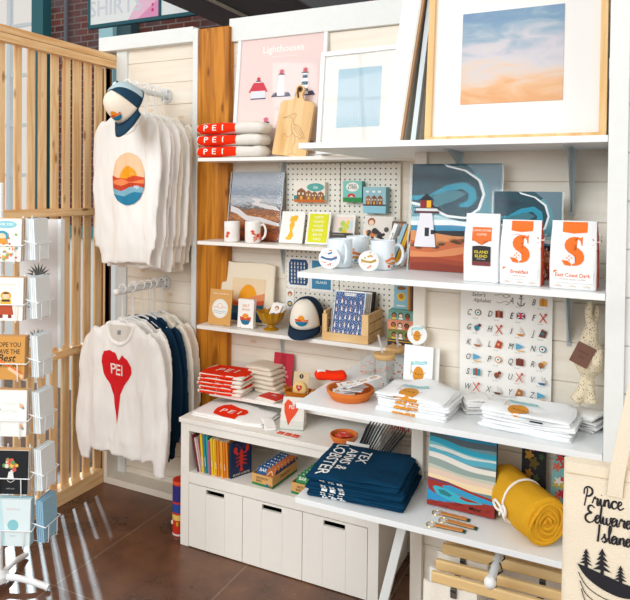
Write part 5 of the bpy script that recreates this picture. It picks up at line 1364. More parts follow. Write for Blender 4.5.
# ================================================================== POTATO SHELF
def potato(a, x=.5, y=.5, s_=.3, smile=True):
    c = 'd8902a'
    a.P([(x+s_*.62*cos(t)*(1+.06*sin(2*t)), y+s_*a.w/a.h*cos(0)*(.95 if sin(t) > 0 else .8)*sin(t)) for t in [2*pi*k/26 for k in range(26)]], c)
    ss = s_*a.w/a.h
    for sx in (-1, 1): a.E(x+sx*s_*.3, y+ss*.12, s_*.065, '3a2416')
    a.S([(x-s_*.12, y+ss*.08), (x, y+ss*.02), (x+s_*.12, y+ss*.08)], .0015, '3a2416')
    a.S([(x-s_*.55, y+ss*.1), (x-s_*.85, y+ss*.45)], .002, c, 1); a.S([(x+s_*.55, y+ss*.1), (x+s_*.85, y+ss*.4)], .002, c, 1)
    a.S([(x-s_*.86, y), (x-s_*.86, y+ss*1.35)], .002, 'c09a60', 1)
    a.P([(x-s_*.84, y+ss*1.0), (x-s_*.3, y+ss*1.16), (x+s_*.3, y+ss*1.14), (x+s_*1.0, y+ss*1.3), (x+s_*.9, y+ss*1.62), (x+s_*.3, y+ss*1.5), (x-s_*.3, y+ss*1.5), (x-s_*.84, y+ss*1.4)], '8fd0d4')
    a.X('PEI POTATO', x+s_*.08, y+ss*1.22, .22*s_*a.w, 'f4faf8', True, .85)
# terracotta dish with sticker strips
p = onY(349, 402, 1.955)
dish('wide terracotta dish full of sticker sheets on the potato shelf', (p.x, 1.965, R3+.0006), .079, .034)
random.seed(31)
dxx, dyy = p.x, 1.965
for k in range(8):
    L_ = .075 if k < 6 else .12
    o = MB().box(-L_/2, L_/2, -.024, .024, 0, .0012).build('sticker_sheet', M('f2f3f4', .5)); rz = [20, -10, 45, 10, 60, 35, 32, 40][k]
    o.location = (dxx+[-.02, -.01, .0, .01, .015, -.008, .03, .045][k], dyy+[-.01, .015, .0, -.012, .01, .004, .01, .0][k], R3+.020+.0042*k+(.012 if k > 5 else 0)); o.rotation_euler = (rad([3, -3, 4, -4, 2, 0, -4, -6][k]), rad([0, 0, 0, 0, 0, 0, -8, -14][k]), rad(rz))
    tag(o, 'white sticker sheet with little brown faces lying in the wide terracotta dish', 'sticker', 'sticker sheets in the wide terracotta dish')
    a = Art(L_, .048)
    for q in range(2 if k < 6 else 3): a.E(.22+.3*q, .5, .10, ['b87a3a', 'c08040'][q % 2], .22); a.E(.22+.3*q, .44, .07, 'f0d0b0', .14)
    a.flat_up(o, .0012, loc=(0, -.024))
# red cloth item behind the dish
o = folded('red_sock', 'bright red knitted item with a white strip lying behind the terracotta dish', 'sock', (onY(330, 380, 2.12).x, 2.125, R3+.0006), .115, .055, .030, REDCOT, 120, 30, None, 1, .010)
a = Art(.03, .03); a.B(0, 0, 1, 1, 'f4f0ec'); a.project(o, o, top_M(-.035, -.015), DOWN, name='white_strip')
# printed glasses with bamboo lids and straws
GL = glassy('clear_glass', 'fcfdfd', .03, .2)
def tumbler(lb, x, Y, lid=True, h=.115, r=.037, straw_=20):
    o = T('glass_tumbler', lb, 'glass', (x, Y, R3+.0006), 0, 'printed glasses on the potato shelf')
    b = MB().lathe([(r*.9, 0), (r, .006), (r, h), (r*.96, h), (r*.95, .012), (.001, .01)], 32).build('glass_body', GL, o)
    random.seed(int(x*-1000))
    a = Art(.07, h)
    for k in range(14): xx, yy = random.uniform(.08, .92), random.uniform(.1, .85); a.P([(xx-.04, yy), (xx, yy-.03), (xx+.05, yy), (xx+.01, yy+.04)], random.choice(['e8683a', 'e8683a', 'c88a8a', 'd8a8a0', 'f0a888']))
    a.project(b, o, Matrix.Rotation(rad(20), 4, 'Z') @ Matrix.Translation((0, -.25, 0)), (-sin(rad(20)), cos(rad(20)), 0), name='lobster_print', off=.0006, cut=.01)
    if lid:
        MB().lathe([(r*.9, h-.006), (r*1.04, h+.0005), (r*1.06, h+.010), (r*1.0, h+.013), (.001, h+.013)], 32).build('bamboo_lid', M('d2aa72', .6, .1, 80), o)
        MB().tube([(.008, 0, h+.0135), (.0, 0, h+.06)] if straw_ == 0 else [(-.006, 0, h+.0135), (-.024, 0, h+.075)], .0042, 10).build('straw', glassy('straw_glass', 'e8e4e6', .05, .5), o)
    return o
tumbler('printed glass tumbler with bamboo lid and tilted glass straw, front of the three', onY(384, 390, 2.10).x, 2.10)
tumbler('printed glass tumbler with bamboo lid and upright pink straw, behind the front one', onY(397, 384, 2.22).x, 2.205, True, .115, .037, 0)
tumbler('small plain printed glass standing left behind the lidded tumblers', onY(367, 372, 2.25).x, 2.26, False, .07, .03)
tumbler('small printed glass standing right behind the potato card', onY(409, 378, 2.24).x, 2.28, False, .10, .033)

# potato card and round button
p, w_, h_ = stand_px(402, 431, 397, 346, R3, 2.08, 8)
a = Art(w_, h_); potato(a, .52, .42, .30)
sheet('potato_card', 'white card with a smiling potato under a turquoise banner, behind the left shirts', 'card', (p.x, 2.085, R3+.001), w_, h_, .006, 7, art=a, mat=M('f3f5f5', .5))
sheet('potato_card', 'blank white card back standing right behind the potato card', 'card', (p.x+.018, 2.10, R3+.001), w_, h_-.004, .005, 7, mat=M('eceae4', .5))
def f_(a): potato(a, .5, .42, .30)
r = .034; zb = onY(417, 346.5, 2.085).z-.0
coaster('round white potato button balanced on top of the potato card', 417, 340, r, 2.098+.017, R3+.001+h_*cos(rad(7))+.0008, f_, 4, 5)
# acrylic name holder behind
MBo = MB().box(-.03, .03, -.002, .002, 0, .07).build('acrylic_block', glassy('acrylic', 'fafcfc', .05, .2)); MBo.location = (p.x-.01, 2.132, R3+.001+.0); tag(MBo, 'clear acrylic block standing behind the potato card', 'holder')

# stacks of white potato shirts
def pshirts(xc, Y, n, W_, D_, lbs, grp, seed, rz, pxo, pyo, hm=.014):
    for k in range(n):
        top = k == n-1
        o = folded('potato_shirt', lbs[k], 'shirt', (xc+.004*((k*7) % 3-1), Y+.003*((k*5) % 3), R3+.0006+k*.0145), W_-.01*(k % 2), D_, .014, COTTONB, seed+k, rz, grp, 2, .006 if not top else .012, 0, hm if top else 0)
        if top:
            a = Art(.15, .14); potato(a, .5, .24, .30); a.project(o, o, top_M(pxo, pyo), DOWN, name='potato_print', off=.0015, step=.0004)
        a = Art(.085, .011); a.P([(0.0, .0), (.95, .05), (1.0, .9), (.05, 1)], 'd8902a')
        if seed < 140: a.project(o, o, Matrix.Translation((pxo-.004, -.3, .0015)), BACK, name='print_edge', off=.0012, step=.0004)
pl = onZ(424, 414, R3)
pshirts(onY(417, 420, 1.94).x, 1.965, 4, .235, .165, ['lowest white potato shirt of the left stack', 'second white potato shirt of the left stack', 'third white potato shirt of the left stack', 'top white potato shirt of the left stack below the potato card'], 'potato shirts, left stack', 130, -4, -.012, -.088)
for k in range(3):
    folded('folded_sleeve_shirt', ['lowest rolled white shirt end between the two potato stacks', 'middle rolled white shirt end between the two potato stacks', 'top rolled white shirt end between the two potato stacks'][k], 'shirt', (onY(474, 415, 2.02).x+.003*k, 2.03, R3+.0006+.015*k), .075, .07, .0145, M('eceae8', .95, .3, 220), 140+k, 25, 'rolled white shirt ends', 2, .008)
pshirts(onY(530, 425, 1.94).x-.004, 1.955, 4, .26, .15, ['lowest white potato shirt of the right stack', 'second white potato shirt of the right stack', 'third white potato shirt of the right stack', 'top white potato shirt of the right stack before the alphabet poster'], 'potato shirts, right stack', 150, -5, -.02, -.070, .006)
for k in range(3):
    folded('folded_sleeve_shirt', ['lowest rolled white shirt end at the right of the potato shelf', 'middle rolled white shirt end at the right of the potato shelf', 'top rolled white shirt end at the right of the potato shelf'][k], 'shirt', (onY(587, 425, 2.0).x-.002*k, 2.04, R3+.0006+.015*k), .08, .09, .0145, M('eceae8', .95, .3, 220), 160+k, -20, 'rolled white shirt ends', 2, .008)

# alphabet poster
p, w_, h_ = stand_px(457, 549, 406, 290, R3, 2.13, 3)
ha = h_; h_ = R2-.022-R3-.005
a = Art(w_, ha); ink = '2e2c2e'
a.X("Sailor's", .20, .925, .013, ink, False, .85, .3); a.X('Alphabet', .24, .875, .013, ink, False, .85, .3)
a.S([(.38, .945), (.46, .955), (.5, .93), (.55, .95), (.50, .96), (.47, .94)], .0012, ink); a.S([(.40, .89), (.44, .88), (.5, .90), (.54, .88), (.5, .87)], .0012, ink)
Ls = [(2, 0, 'A'), (3, 0, 'B')] + [(c, r_, 'CDEFGHIJKLMNOPQRSTUVWXYZ'[(r_-1)*4+c]) for r_ in range(1, 7) for c in range(4)]
cw_, rh = .235, .132
for c, r_, ch in Ls:
    bx, by = .07+cw_*c, .885-rh*r_
    a.X(ch, bx+.025, by, .020, ink, False, .7, .35); a.X('the sea', bx+.10, by-.03, .004, '8a8684', False)
    x, y = bx+.13, by+.028; sx = .045; col = ['8a4a30', 'a86a3c', 'c8843c', '2a8aa0', 'b8482c', '6a4434', '3a6a9a'][(c*3+r_*5) % 7]; c2 = ['d8b078', '2a8aa0', '7a2a24', 'e0a040'][(c+r_) % 4]
    k = (c*5+r_*3) % 7
    if ch == 'A':
        a.S([(x, y-.04), (x, y+.035)], .0025, '3a3840', 1); a.S([(x-.04, y-.015), (x-.02, y-.038), (x, y-.042), (x+.02, y-.038), (x+.04, y-.015)], .0028, '3a3840'); a.E(x, y+.042, .012, '3a3840'); a.B(x-.025, y+.018, x+.025, y+.024, '3a3840')
    elif ch == 'E':
        a.B(x-sx, y-.025, x+sx, y+.03, '3a4a7a'); a.S([(x-sx, y-.025), (x+sx, y+.03)], .003, 'f0e8e8', 1); a.S([(x-sx, y+.03), (x+sx, y-.025)], .003, 'f0e8e8', 1); a.B(x-sx, y-.004, x+sx, y+.009, 'c8303a'); a.B(x-.008, y-.025, x+.008, y+.03, 'c8303a')
    elif k == 0: a.P([(x-sx, y-.03), (x+sx*.6, y-.035), (x+sx, y+.02), (x-sx*.2, y+.04)], col); a.E(x, y, .014, c2)
    elif k == 1: a.B(x-sx*.9, y-.03, x+sx*.9, y+.03, c2); a.B(x-sx*.4, y-.03, x+sx*.2, y+.035, col)
    elif k == 2: a.P([(x-sx*.1, y-.02), (x+sx, y-.02), (x-sx*.1, y+.045)], 'd8d4d0'); a.P([(x-sx, y-.02), (x+sx, y-.02), (x+sx*.5, y-.04), (x-sx*.4, y-.04)], col)
    elif k == 3: a.E(x, y, .036, col); a.E(x, y, .026, 'f3f1ec'); a.E(x, y, .012, c2)
    elif k == 4: a.S([(x-sx*.8, y-.04), (x+sx*.8, y+.04)], .003, 'c8502c', 1); a.S([(x+sx*.8, y-.04), (x-sx*.8, y+.04)], .003, 'c8502c', 1); a.E(x+sx*.6, y+.032, .014, 'b8482c')
    elif k == 5: a.P([(x-sx, y+.03), (x+sx, y+.005), (x-sx, y-.03)], '5aa8c8'); a.B(x-sx*.8, y-.04, x+sx, y-.03, 'e0b070')
    else: a.E(x-.01, y-.005, .030, col, .025); a.E(x+.02, y+.02, .018, c2); a.B(x-.02, y-.04, x-.012, y-.01, '5a4030')
sheet('alphabet_poster', 'white poster with a pictured letter alphabet behind the right potato shirts', 'poster', (p.x, 2.145, R3+.001), w_, h_, .003, .5, art=a)

# fabric rabbit doll hung on the side
CAL = M('e9dcc4', .9, .2, 120)
def calico():
    mt, nt, b = newmat('speckled_calico'); L = nt.links.new
    tc = nt.nodes.new('ShaderNodeTexCoord'); v = nt.nodes.new('ShaderNodeTexVoronoi'); v.inputs['Scale'].default_value = 150; L(tc.outputs['Object'], v.inputs['Vector'])
    cr = nt.nodes.new('ShaderNodeValToRGB'); cr.color_ramp.interpolation = 'CONSTANT'; e = cr.color_ramp.elements; e[0].color = srgb('5a4438'); e[1].position = .24; e[1].color = srgb('e6d6b8'); L(v.outputs['Distance'], cr.inputs[0])
    L(cr.outputs[0], b.inputs['Base Color']); b.inputs['Roughness'].default_value = .9; return mt
CAL = calico()
px = onY(588, 350, 2.05).x
o = T('fabric_rabbit', 'speckled cream fabric rabbit doll holding a brown tag at the right end of the shelf', 'doll', (px, 2.07, R3+.002))
def zz(y): return onY(588, y, 2.06).z-R3
mb = MB(); mb.tube([(.004, 0, zz(345)), (.008, 0, zz(358)), (.0, 0, zz(368)), (-.002, 0, zz(378))], [.028, .050, .042, .018], 20); 
mb.tube([(0, 0, zz(348)), (.004, 0, zz(338)), (.008, 0, zz(330)), (.010, 0, zz(322))], [.030, .024, .020, .015], 16)
mb.tube(spline([(.006, -.004, zz(326)), (-.001, -.010, zz(314)), (.004, -.012, zz(302))], 4), [.012, .012, .012, .012, .011, .011, .010, .009, .007], 12)
mb.tube(spline([(.014, .008, zz(326)), (.020, .012, zz(315)), (.020, .014, zz(306))], 4), [.011, .011, .011, .011, .011, .010, .010, .009, .007], 12)
for pts in ([(-.006, 0, zz(376)), (-.014, -.01, zz(392)), (-.034, -.02, zz(403))], [(.004, 0, zz(376)), (.006, -.004, zz(390)), (.010, -.01, zz(404))]): mb.tube(spline(pts, 5), [.013+.0006*i for i in range(11)], 14)
b = mb.build('body', CAL, o); finish(b, .004, 3, .0015, 3, (20, 20, 20))
MB().tube(spline([(.028, -.03, zz(348)), (.026, -.042, zz(356)), (.024, -.044, zz(364))], 4), [.012, .013, .014, .015, .016, .016, .015, .013, .009], 12).build('arm', CAL, o)
q = MB().box(-.026, .026, -.001, .001, -.065, .0).build('paper_tag', M('7a5648', .8), o); q.location = (.0, -.052, zz(343)); q.rotation_euler = (0, rad(24), 0)
a = Art(.05, .065); a.X('handmade', .5, .6, .005, '2e2420', False); a.X('island', .5, .35, .005, '2e2420', False); aa = a.flat(q, -.001); aa.location.z = -.065
for dx in (-.006, .006): MB().sphere((dx-.006, -.018, zz(338)), .0028, 0, 10).build('eye', M('a83020' if dx < 0 else '1e2430', .3), o)

# ================================================================== LOW SHELF: navy shirts, canvas, keyrings, roll
for k in range(6):
    top = k == 5
    o = folded('folded_shirt', ['navy shirt at the very bottom of the pile on the low shelf', 'second navy shirt from the bottom of the pile on the low shelf', 'third navy shirt from the bottom of the pile on the low shelf', 'fourth navy shirt from the bottom of the pile on the low shelf', 'navy shirt directly under the top one on the low shelf', 'top navy shirt with white sideways lettering on the low shelf'][k], 'shirt',
               (-.765+[.0, .010, -.006, .008, .0, -.004][k], 2.005+[.004, -.004, .006, .0, .004, 0][k], R4+.0006+k*.0125), .325-.012*(k % 2), .27, .0122 if not top else .016, TEAL, 170+k, [5, 3, 6, 4, 5, 5][k], 'navy lettered shirts on the low shelf', 2, .005 if not top else .012)
    if top:
        a = Art(.2, .26)
        a.X('LOBSTER', .0, .52, .042, 'eef0ee', True, 1.0, 0, -90); a.X('ARMS &', .25, .58, .036, 'eef0ee', True, .95, 0, -90); a.X('TEX', .50, .72, .036, 'eef0ee', True, 1, 0, -90)
        a.project(o, o, top_M(-.03, -.135), DOWN, name='white_lettering', off=.002, cut=.006, step=.0004)
        a = Art(.055, .05); a.S([(.5+.48*cos(rad(t)), .5+.4*sin(rad(t))) for t in range(0, 361, 20)], .004, M('0a3554', .95)); a.project(o, o, top_M(.085, -.05), DOWN, name='neckline', off=.0016)
    else:
        a = Art(.10, .010); random.seed(k); q = random.uniform(0, .15)
        for j in range(3): a.B(q+.3*j, .1, q+.3*j+.2, .95, 'e8ebea')
        a.project(o, o, Matrix.Translation((-.07, -.3, .0012)), BACK, name='white_lettering', off=.0012, cut=.005)
# canvas painting
w_ = .212; h_ = .238
def a_cv(a):
    a.B(0, 0, 1, 1, '6a8f98')
    band = lambda y0, y1, c, am=.03, ph=0, sl=-.04: a.P([(x/12, y0+am*sin(x*.55+ph)+sl*x/12) for x in range(13)]+[(x/12, y1+am*sin(x*.5+ph+.4)+sl*x/12) for x in range(12, -1, -1)], c)
    band(.90, 1.0, '1f86ac', .01, 0, 0) ; band(.86, .94, '4f5f66', .015, 1); band(.80, .88, '2aa0bc', .02, .4, -.10); band(.76, .81, '74bcc8', .02, .8, -.10); band(.72, .77, 'd8e0dc', .02, .2, -.06)
    band(.66, .73, '5aaec4', .02, 1.1, -.06); band(.60, .68, 'e6e2d8', .02, .3, -.1); band(.50, .61, '93a59e', .02, .6, -.1); band(.46, .52, 'c3c6b4', .015, 1.2, -.08)
    band(.38, .47, 'e2c8b4', .012, .2, -.06); band(.32, .40, 'efd8ae', .01, 1, -.05); a.B(.5, .985, 1, 1, '3aa0c0')
    a.P([(0, .36), (.3, .34), (.7, .27), (1, .23), (1, 0), (0, 0)], '9c3026'); a.P([(0, .345), (.4, .32), (.4, .31), (0, .33)], '2a4a7a')
    a.P([(.22, .28), (.35, .30), (.7, .24), (1, .20), (1, .165), (.86, .16), (.62, .185), (.4, .22), (.26, .25)], '2f9ac4')
    a.P([(.02, .20), (0, .26), (0, .06), (.2, .07), (.44, .09), (.3, .12), (.12, .16)], '2f94c8')
    a.P([(.08, .24), (.12, .26), (.28, .25), (.48, .20), (.78, .17), (.84, .15), (.70, .12), (.5, .10), (.3, .11), (.14, .16)], '3ab0c4'); a.P([(.16, .22), (.26, .225), (.38, .18), (.34, .15), (.2, .17)], '2a7a84')
    a.P([(.5, .19), (.72, .165), (.8, .15), (.6, .14), (.5, .16)], '9c3026')
    random.seed(2)
    for k in range(40): x, y = random.uniform(.05, .95), random.uniform(.01, .10); a.S([(x-.03, y), (x+.05, y-.004)], .0009, random.choice(['6a1f1a', 'b84a36', '7a2820']), 1)
    a.X('Meyer', .72, .055, .010, '1f1614', True, 1, .4)
a = Art(w_, h_); a_cv(a)
sheet('canvas_painting', 'canvas painting of teal sky bands over red shores leaning on the low shelf', 'painting', (-.437, 1.995, R4+.003), w_, h_-.002, .020, 7, -1, art=a, mat=M('15181c', .6))
# keyrings
LEATH = M('d08a4a', .6, .1, 90)
for k, (x, y, rz, lb) in enumerate(((-.455, 1.942, 2, 'leather keyring furthest back of the three before the canvas'), (-.425, 1.905, 3, 'middle leather keyring of the three before the canvas'), (-.452, 1.868, -2, 'leather keyring nearest the shelf edge'))):
    o = T('leather_keyring', lb, 'keyring', (x, y, R4+.0006), -rz, 'leather keyrings')
    mb = MB(); mb.box(-.035, .05, -.008, .008, .004, .008); mb.build('leather_strap', LEATH, o, bevel=.001)
    MB().box(-.028, .058, -.004, .012, 0, .0035).build('green_tail', M('2c5a50', .7), o)
    MB().tube([(-.046+.012*cos(rad(t)), .012*sin(rad(t)), .003+.002*sin(rad(t))) for t in range(0, 360, 20)], .0016, 6, closed=True).build('split_ring', M('c9b27a', .25, 0, 1, .9), o)
    MB().tube([(-.034, 0, .006), (-.030, 0, .011)], .004, 8).build('snap_button', M('d8d4cc', .3, 0, 1, .8), o)
# rolled mustard blanket
A0, A1 = Vector((-.325, 2.08, 0)), Vector((-.170, 1.895, 0)); ax = (A1-A0); Lr = ax.length; ang = math.atan2(ax.y, ax.x)
o = T('rolled_blanket', 'mustard yellow rolled blanket tied with a white ribbon on the low shelf', 'blanket', ((A0.x+A1.x)/2, (A0.y+A1.y)/2, R4+.072), math.degrees(ang))
mb = MB(); rs = []; R_b = .070
for i in range(41):
    u = i/40; x = (u-.5)*Lr; e = min(u, 1-u)*Lr; rr = R_b*(1 if e > .012 else (.86+.14*math.sqrt(max(0, 1-(1-e/.012)**2)))); rr -= .0045*math.exp(-((x-.0)/.008)**2)
    rs.append([(x, (rr+.0035*noise.noise(Vector((x*14, cos(2*pi*j/44)*3, sin(2*pi*j/44)*3))))*cos(2*pi*j/44), (rr+.0035*noise.noise(Vector((x*14, cos(2*pi*j/44)*3, sin(2*pi*j/44)*3)))) * sin(2*pi*j/44)) for j in range(44)])
mb.rings(rs); MUST = M('e3a92a', .95, .5, 240, 0, .05, .1); mb.build('blanket_roll', MUST, o)
# spiral folds showing at the near end
pts = []
for i in range(120):
    t = i/119; r_ = .008+.054*t; th = t*4.2*2*pi; pts.append((Lr/2+.0005+.003*sin(th*3), r_*(1+.08*sin(th*2.3))*cos(th), r_*(1+.08*sin(th*2.3))*sin(th)))
MB().tube(pts, .0052, 6).build('spiral_folds', MUST, o)
MB().tube([(.0, (R_b-.0005)*cos(rad(t)), (R_b-.0005)*sin(rad(t))) for t in range(0, 360, 8)], .0035, 6, closed=True).build('ribbon_band', COTTON, o)
def rp(dx, t, r_=1.03): return (dx, R_b*r_*cos(rad(t)), R_b*r_*sin(rad(t)))
for nm, pts in (('ribbon_loop', [rp(0, 190), rp(-.022, 176, 1.12), rp(-.036, 184, 1.12), rp(-.024, 196, 1.1), rp(0, 192)]), ('ribbon_loop', [rp(0, 190), rp(.018, 174, 1.12), rp(.030, 182, 1.12), rp(.020, 195, 1.1), rp(0, 192)]),
                ('ribbon_tail', [rp(0, 192), rp(-.016, 204, 1.08), rp(-.034, 218, 1.06)]), ('ribbon_tail', [rp(0, 192), rp(.004, 208, 1.08), rp(-.008, 226, 1.06)])):
    MB().tube(spline(pts, 6), .0042, 6).build(nm, COTTON, o)
MB().sphere(rp(0, 191, 1.05), .008, 0, 10).build('ribbon_knot', COTTON, o)
# two floral prints at the back
def a_fl1(a):
    a.B(0, 0, 1, 1, '26262a'); random.seed(14)
    for x, y, r, c in ((.4, .86, .2, 'c85a8a'), (.6, .92, .14, 'e0a0b8'), (.3, .7, .16, 'b8882c'), (.5, .6, .18, '6a5a24'), (.3, .45, .14, 'a8742a'), (.6, .4, .12, '4a5a3a'), (.4, .25, .15, '5a4a2a'), (.7, .15, .12, '8a7a5a'), (.8, .7, .1, '3a5a34')):
        a.P([(x+r*cos(t)*(1+.3*cos(5*t)), y+r*.4*sin(t)*(1+.3*cos(5*t))) for t in [2*pi*k/30 for k in range(30)]], c)
def a_fl2(a):
    a.B(0, 0, 1, 1, '7fb8b8'); random.seed(15)
    a.P([(0, .85), (.5, .8), (1, .9), (1, 1), (0, 1)], '2a2a34')
    for k in range(14):
        x, y = random.uniform(.1, .9), random.uniform(.1, .8); c = random.choice(['d8402c', 'e06a54', 'd8b83a', 'c83044', 'e8e0d0'])
        a.P([(x+.14*cos(t)*(1+.4*cos(5*t)), y+.05*sin(t)*(1+.4*cos(5*t))) for t in [2*pi*k/30 for k in range(30)]], c)
a = Art(.075, .23); a_fl1(a); sheet('floral_print', 'dark print with a pink bloom and spiky leaves behind the mustard blanket', 'print', (-.235, 2.128, R4+.001), .075, .235, .004, 3, art=a)
a = Art(.075, .22); a_fl2(a); sheet('floral_print', 'turquoise print with red and yellow flowers behind the mustard blanket, next to the tote', 'print', (-.150, 2.10, R4+.001), .075, .22, .004, 6, roll=5, art=a, mat=M('3a2a34', .6))

# ================================================================== BELOW THE LOW SHELF
o = T('support_leg', 'white slanted wooden leg propping the low shelf beside the bench', 'leg brace', (-.63, 2.02, 0))
mb = MB(); zt = R4-.0190
mb.rings([[(x, y, 0) for x, y in ((-.135, 0), (-.105, 0), (-.105, .02), (-.135, .02))], [(x, y, zt) for x, y in ((.0, 0), (.03, 0), (.03, .02), (.0, .02))]]); mb.build('leg_board', TRIM, o)
o['category'] = 'support'
o['label'] = 'white slanted wooden board propping the low shelf beside the bench'
RX, RZ = -.305, .528
rail('short white clothes rail with a round end under the low shelf', RZ, RX, 1.775, 2.159, .0115, cap_r=1.5)
for k, (y, lb) in enumerate(((2.095, 'pale wooden clip hanger nearest the wall under the low shelf'), (2.03, 'pale wooden clip hanger second from the wall under the low shelf'), (1.935, 'pale wooden clip hanger third from the wall under the low shelf'), (1.868, 'pale wooden clip hanger nearest the room under the low shelf'))):
    o = T('clip_hanger', lb, 'hanger', (RX-.012+.004*k, y, .446), 0, 'wooden clip hangers')
    MB().box(-.188, .188, -.008, .008, -.016, .016).build('wooden_bar', wood('hanger_wood', 'f0d29c', 'e2bc80', 'X', 2, .5, False), o, bevel=.004)
    MB().tube([(0, 0, .012), (.0, 0, .05), (.018, 0, .068), (.012, 0, .088+.0), (-.006, 0, .0905), (-.02, 0, .078)], .0022, 7).build('wire_hook', M('3a3d40', .3, 0, 1, .8), o)
    for sx in (-.12, .12):
        c = MB().box(sx-.009, sx+.009, -.0115, .0115, -.045, -.0165).build('metal_clip', M('77706a', .35, 0, 1, .7), o, bevel=.001)
        MB().tube([(sx-.008, -.014, -.022), (sx+.008, -.014, -.022)], .003, 6).build('clip_spring', M('2c2e30', .4), c)
    # cloth clipped below
    q = T('hung_towel', ['white cloth clipped to the hanger nearest the wall', 'white cloth clipped to the second hanger from the wall', 'white cloth clipped to the third hanger from the wall', 'white cloth clipped to the hanger nearest the room'][k], 'cloth', (RX-.022, y, .412), 0, 'white cloths on clip hangers')
    mb = MB(); rs = []
    for i in range(12):
        z = .018-.034*i
        top_ = [(-.19+.16*j/30, -.004+.005*sin(j*.5+k+i*.15)*min(1, i/4+.1), z+.003*sin(j*.4+k)) for j in range(31)]
        rs.append(top_ + [(x, yy+.007, zz_) for x, yy, zz_ in reversed(top_)])
    mb.rings(rs); mb.build('cloth_panel', COTTON2 if k % 2 else COTTON, q)

# ================================================================== TOTE BAG AT THE RIGHT
TY = 1.45
tx = .045; tz = onY(575, 459, TY).z
TW, TH = .29, .42
o = T('tote_bag', 'cream canvas tote with black Prince Edward Island lettering and spruce trees, at the right edge', 'tote bag', (tx, TY, tz-TH), 0)
mb = MB(); rs = []
for i in range(30):
    v = i/29; r = []
    for j in range(60):
        th = 2*pi*j/60; x = (TW/2)*(1-.012*v)*math.copysign(abs(cos(th))**.3, cos(th)); y = (.016+.008*(1-v))*math.copysign(abs(sin(th))**.5, sin(th))
        y += .004*noise.noise(Vector((x*16, v*5, 2)))+.003*sin(x*22+v*2); r.append((x, y, v*TH+.006*noise.noise(Vector((x*12, 0, 7)))*v))
    rs.append(r)
mb.rings(rs); CANV = M('efe2cb', .95, .4, 420, 0, .03, .1); tb = mb.build('bag_body', CANV, o)
mb = MB(); mb.tube([(x, -.019+.003*sin(x*22+2), TH-.022) for x in [-.138+.276*q/30 for q in range(31)]], .0012, 5); mb.build('hem_stitching', M('d9c8aa', .9), o)
for y, nm in ((-.020, 'front'), (.016, 'rear')):
    mb = MB(); sh = .0 if y < 0 else .018
    cx = .016+sh
    L = spline([(-.045+sh, y, TH-.055), (-.040+sh, y, TH+.0), (-.018+sh, y*.7, TH+.13), (cx, 0, TH+.30), (cx+.022, 0, TH+.325), (cx+.044, 0, TH+.30), (cx+.075, y*.7, TH+.13), (.105+sh*.4, y, TH+.0), (.110+sh*.4, y, TH-.055)], 6)
    rs = [[(p[0]-.014, p[1]-.0018, p[2]), (p[0]+.014, p[1]-.0018, p[2]), (p[0]+.014, p[1]+.0018, p[2]), (p[0]-.014, p[1]+.0018, p[2])] for p in L]
    mb.rings(rs); mb.build('strap', CANV, o, smooth=60)
# peg that carries it
g_ = T('wall_peg', 'wooden peg rod on the right boards carrying the canvas tote straps', 'peg', (tx+.05, 1.851, tz+.303), 0)
MB().tube([(0, 0, 0), (0, -.44, 0)], .010, 12).build('rod', MAPLE, g_); MB().tube([(0, 0, 0), (0, -.012, 0)], .028, 18).build('wall_plate', MAPLE, g_)
GLY = {
 'P': ([[(.05, -.12), (.12, .3), (.2, .78), (.16, .95)], [(.02, .55), (.05, .85), (.2, 1.0), (.42, .92), (.46, .68), (.32, .5), (.14, .46)]], .5),
 'E': ([[(.5, .86), (.36, .98), (.2, .9), (.18, .68), (.34, .56), (.2, .5), (.04, .32), (.06, .1), (.24, -.02), (.44, .08), (.52, .2)]], .56),
 'I': ([[(.18, 1.0), (.16, .6), (.12, .2), (.10, -.05)]], .3),
 'r': ([[(0, .1), (.1, .42), (.14, .48), (.2, .38), (.3, .40), (.26, .15), (.3, .02), (.4, .08)]], .38),
 'i': ([[(0, .1), (.1, .42), (.1, .12), (.16, .0), (.26, .1)], [(.13, .62), (.15, .65)]], .25),
 'n': ([[(0, .1), (.08, .42), (.08, .02), (.12, .3), (.24, .44), (.28, .3), (.28, .08), (.34, .0), (.42, .1)]], .4),
 'c': ([[(0, .1), (.08, .3), (.24, .44), (.3, .36), (.2, .42), (.08, .28), (.1, .06), (.22, .0), (.36, .12)]], .35),
 'e': ([[(0, .12), (.2, .26), (.26, .38), (.18, .45), (.08, .3), (.1, .06), (.22, .0), (.38, .14)]], .36),
 'd': ([[(0, .1), (.26, .4), (.14, .44), (.04, .26), (.08, .04), (.18, .02), (.28, .3), (.36, 1.0), (.30, .3), (.34, .02), (.44, .1)]], .42),
 'w': ([[(0, .12), (.06, .42), (.06, .1), (.14, .0), (.22, .12), (.24, .4), (.24, .1), (.32, .0), (.42, .14), (.44, .42), (.54, .38)]], .52),
 'a': ([[(0, .1), (.26, .38), (.16, .45), (.04, .28), (.06, .05), (.16, .0), (.26, .2), (.3, .42), (.28, .1), (.34, .0), (.44, .1)]], .42),
 's': ([[(0, .1), (.14, .3), (.18, .48), (.2, .3), (.28, .1), (.16, -.02), (.06, .06)], [(.2, .0), (.36, .1)]], .34),
 'l': ([[(0, .1), (.16, .5), (.24, .9), (.18, 1.02), (.12, .8), (.12, .2), (.18, .0), (.28, .1)]], .26),
}
a = Art(1, 1); ink = '26262c'
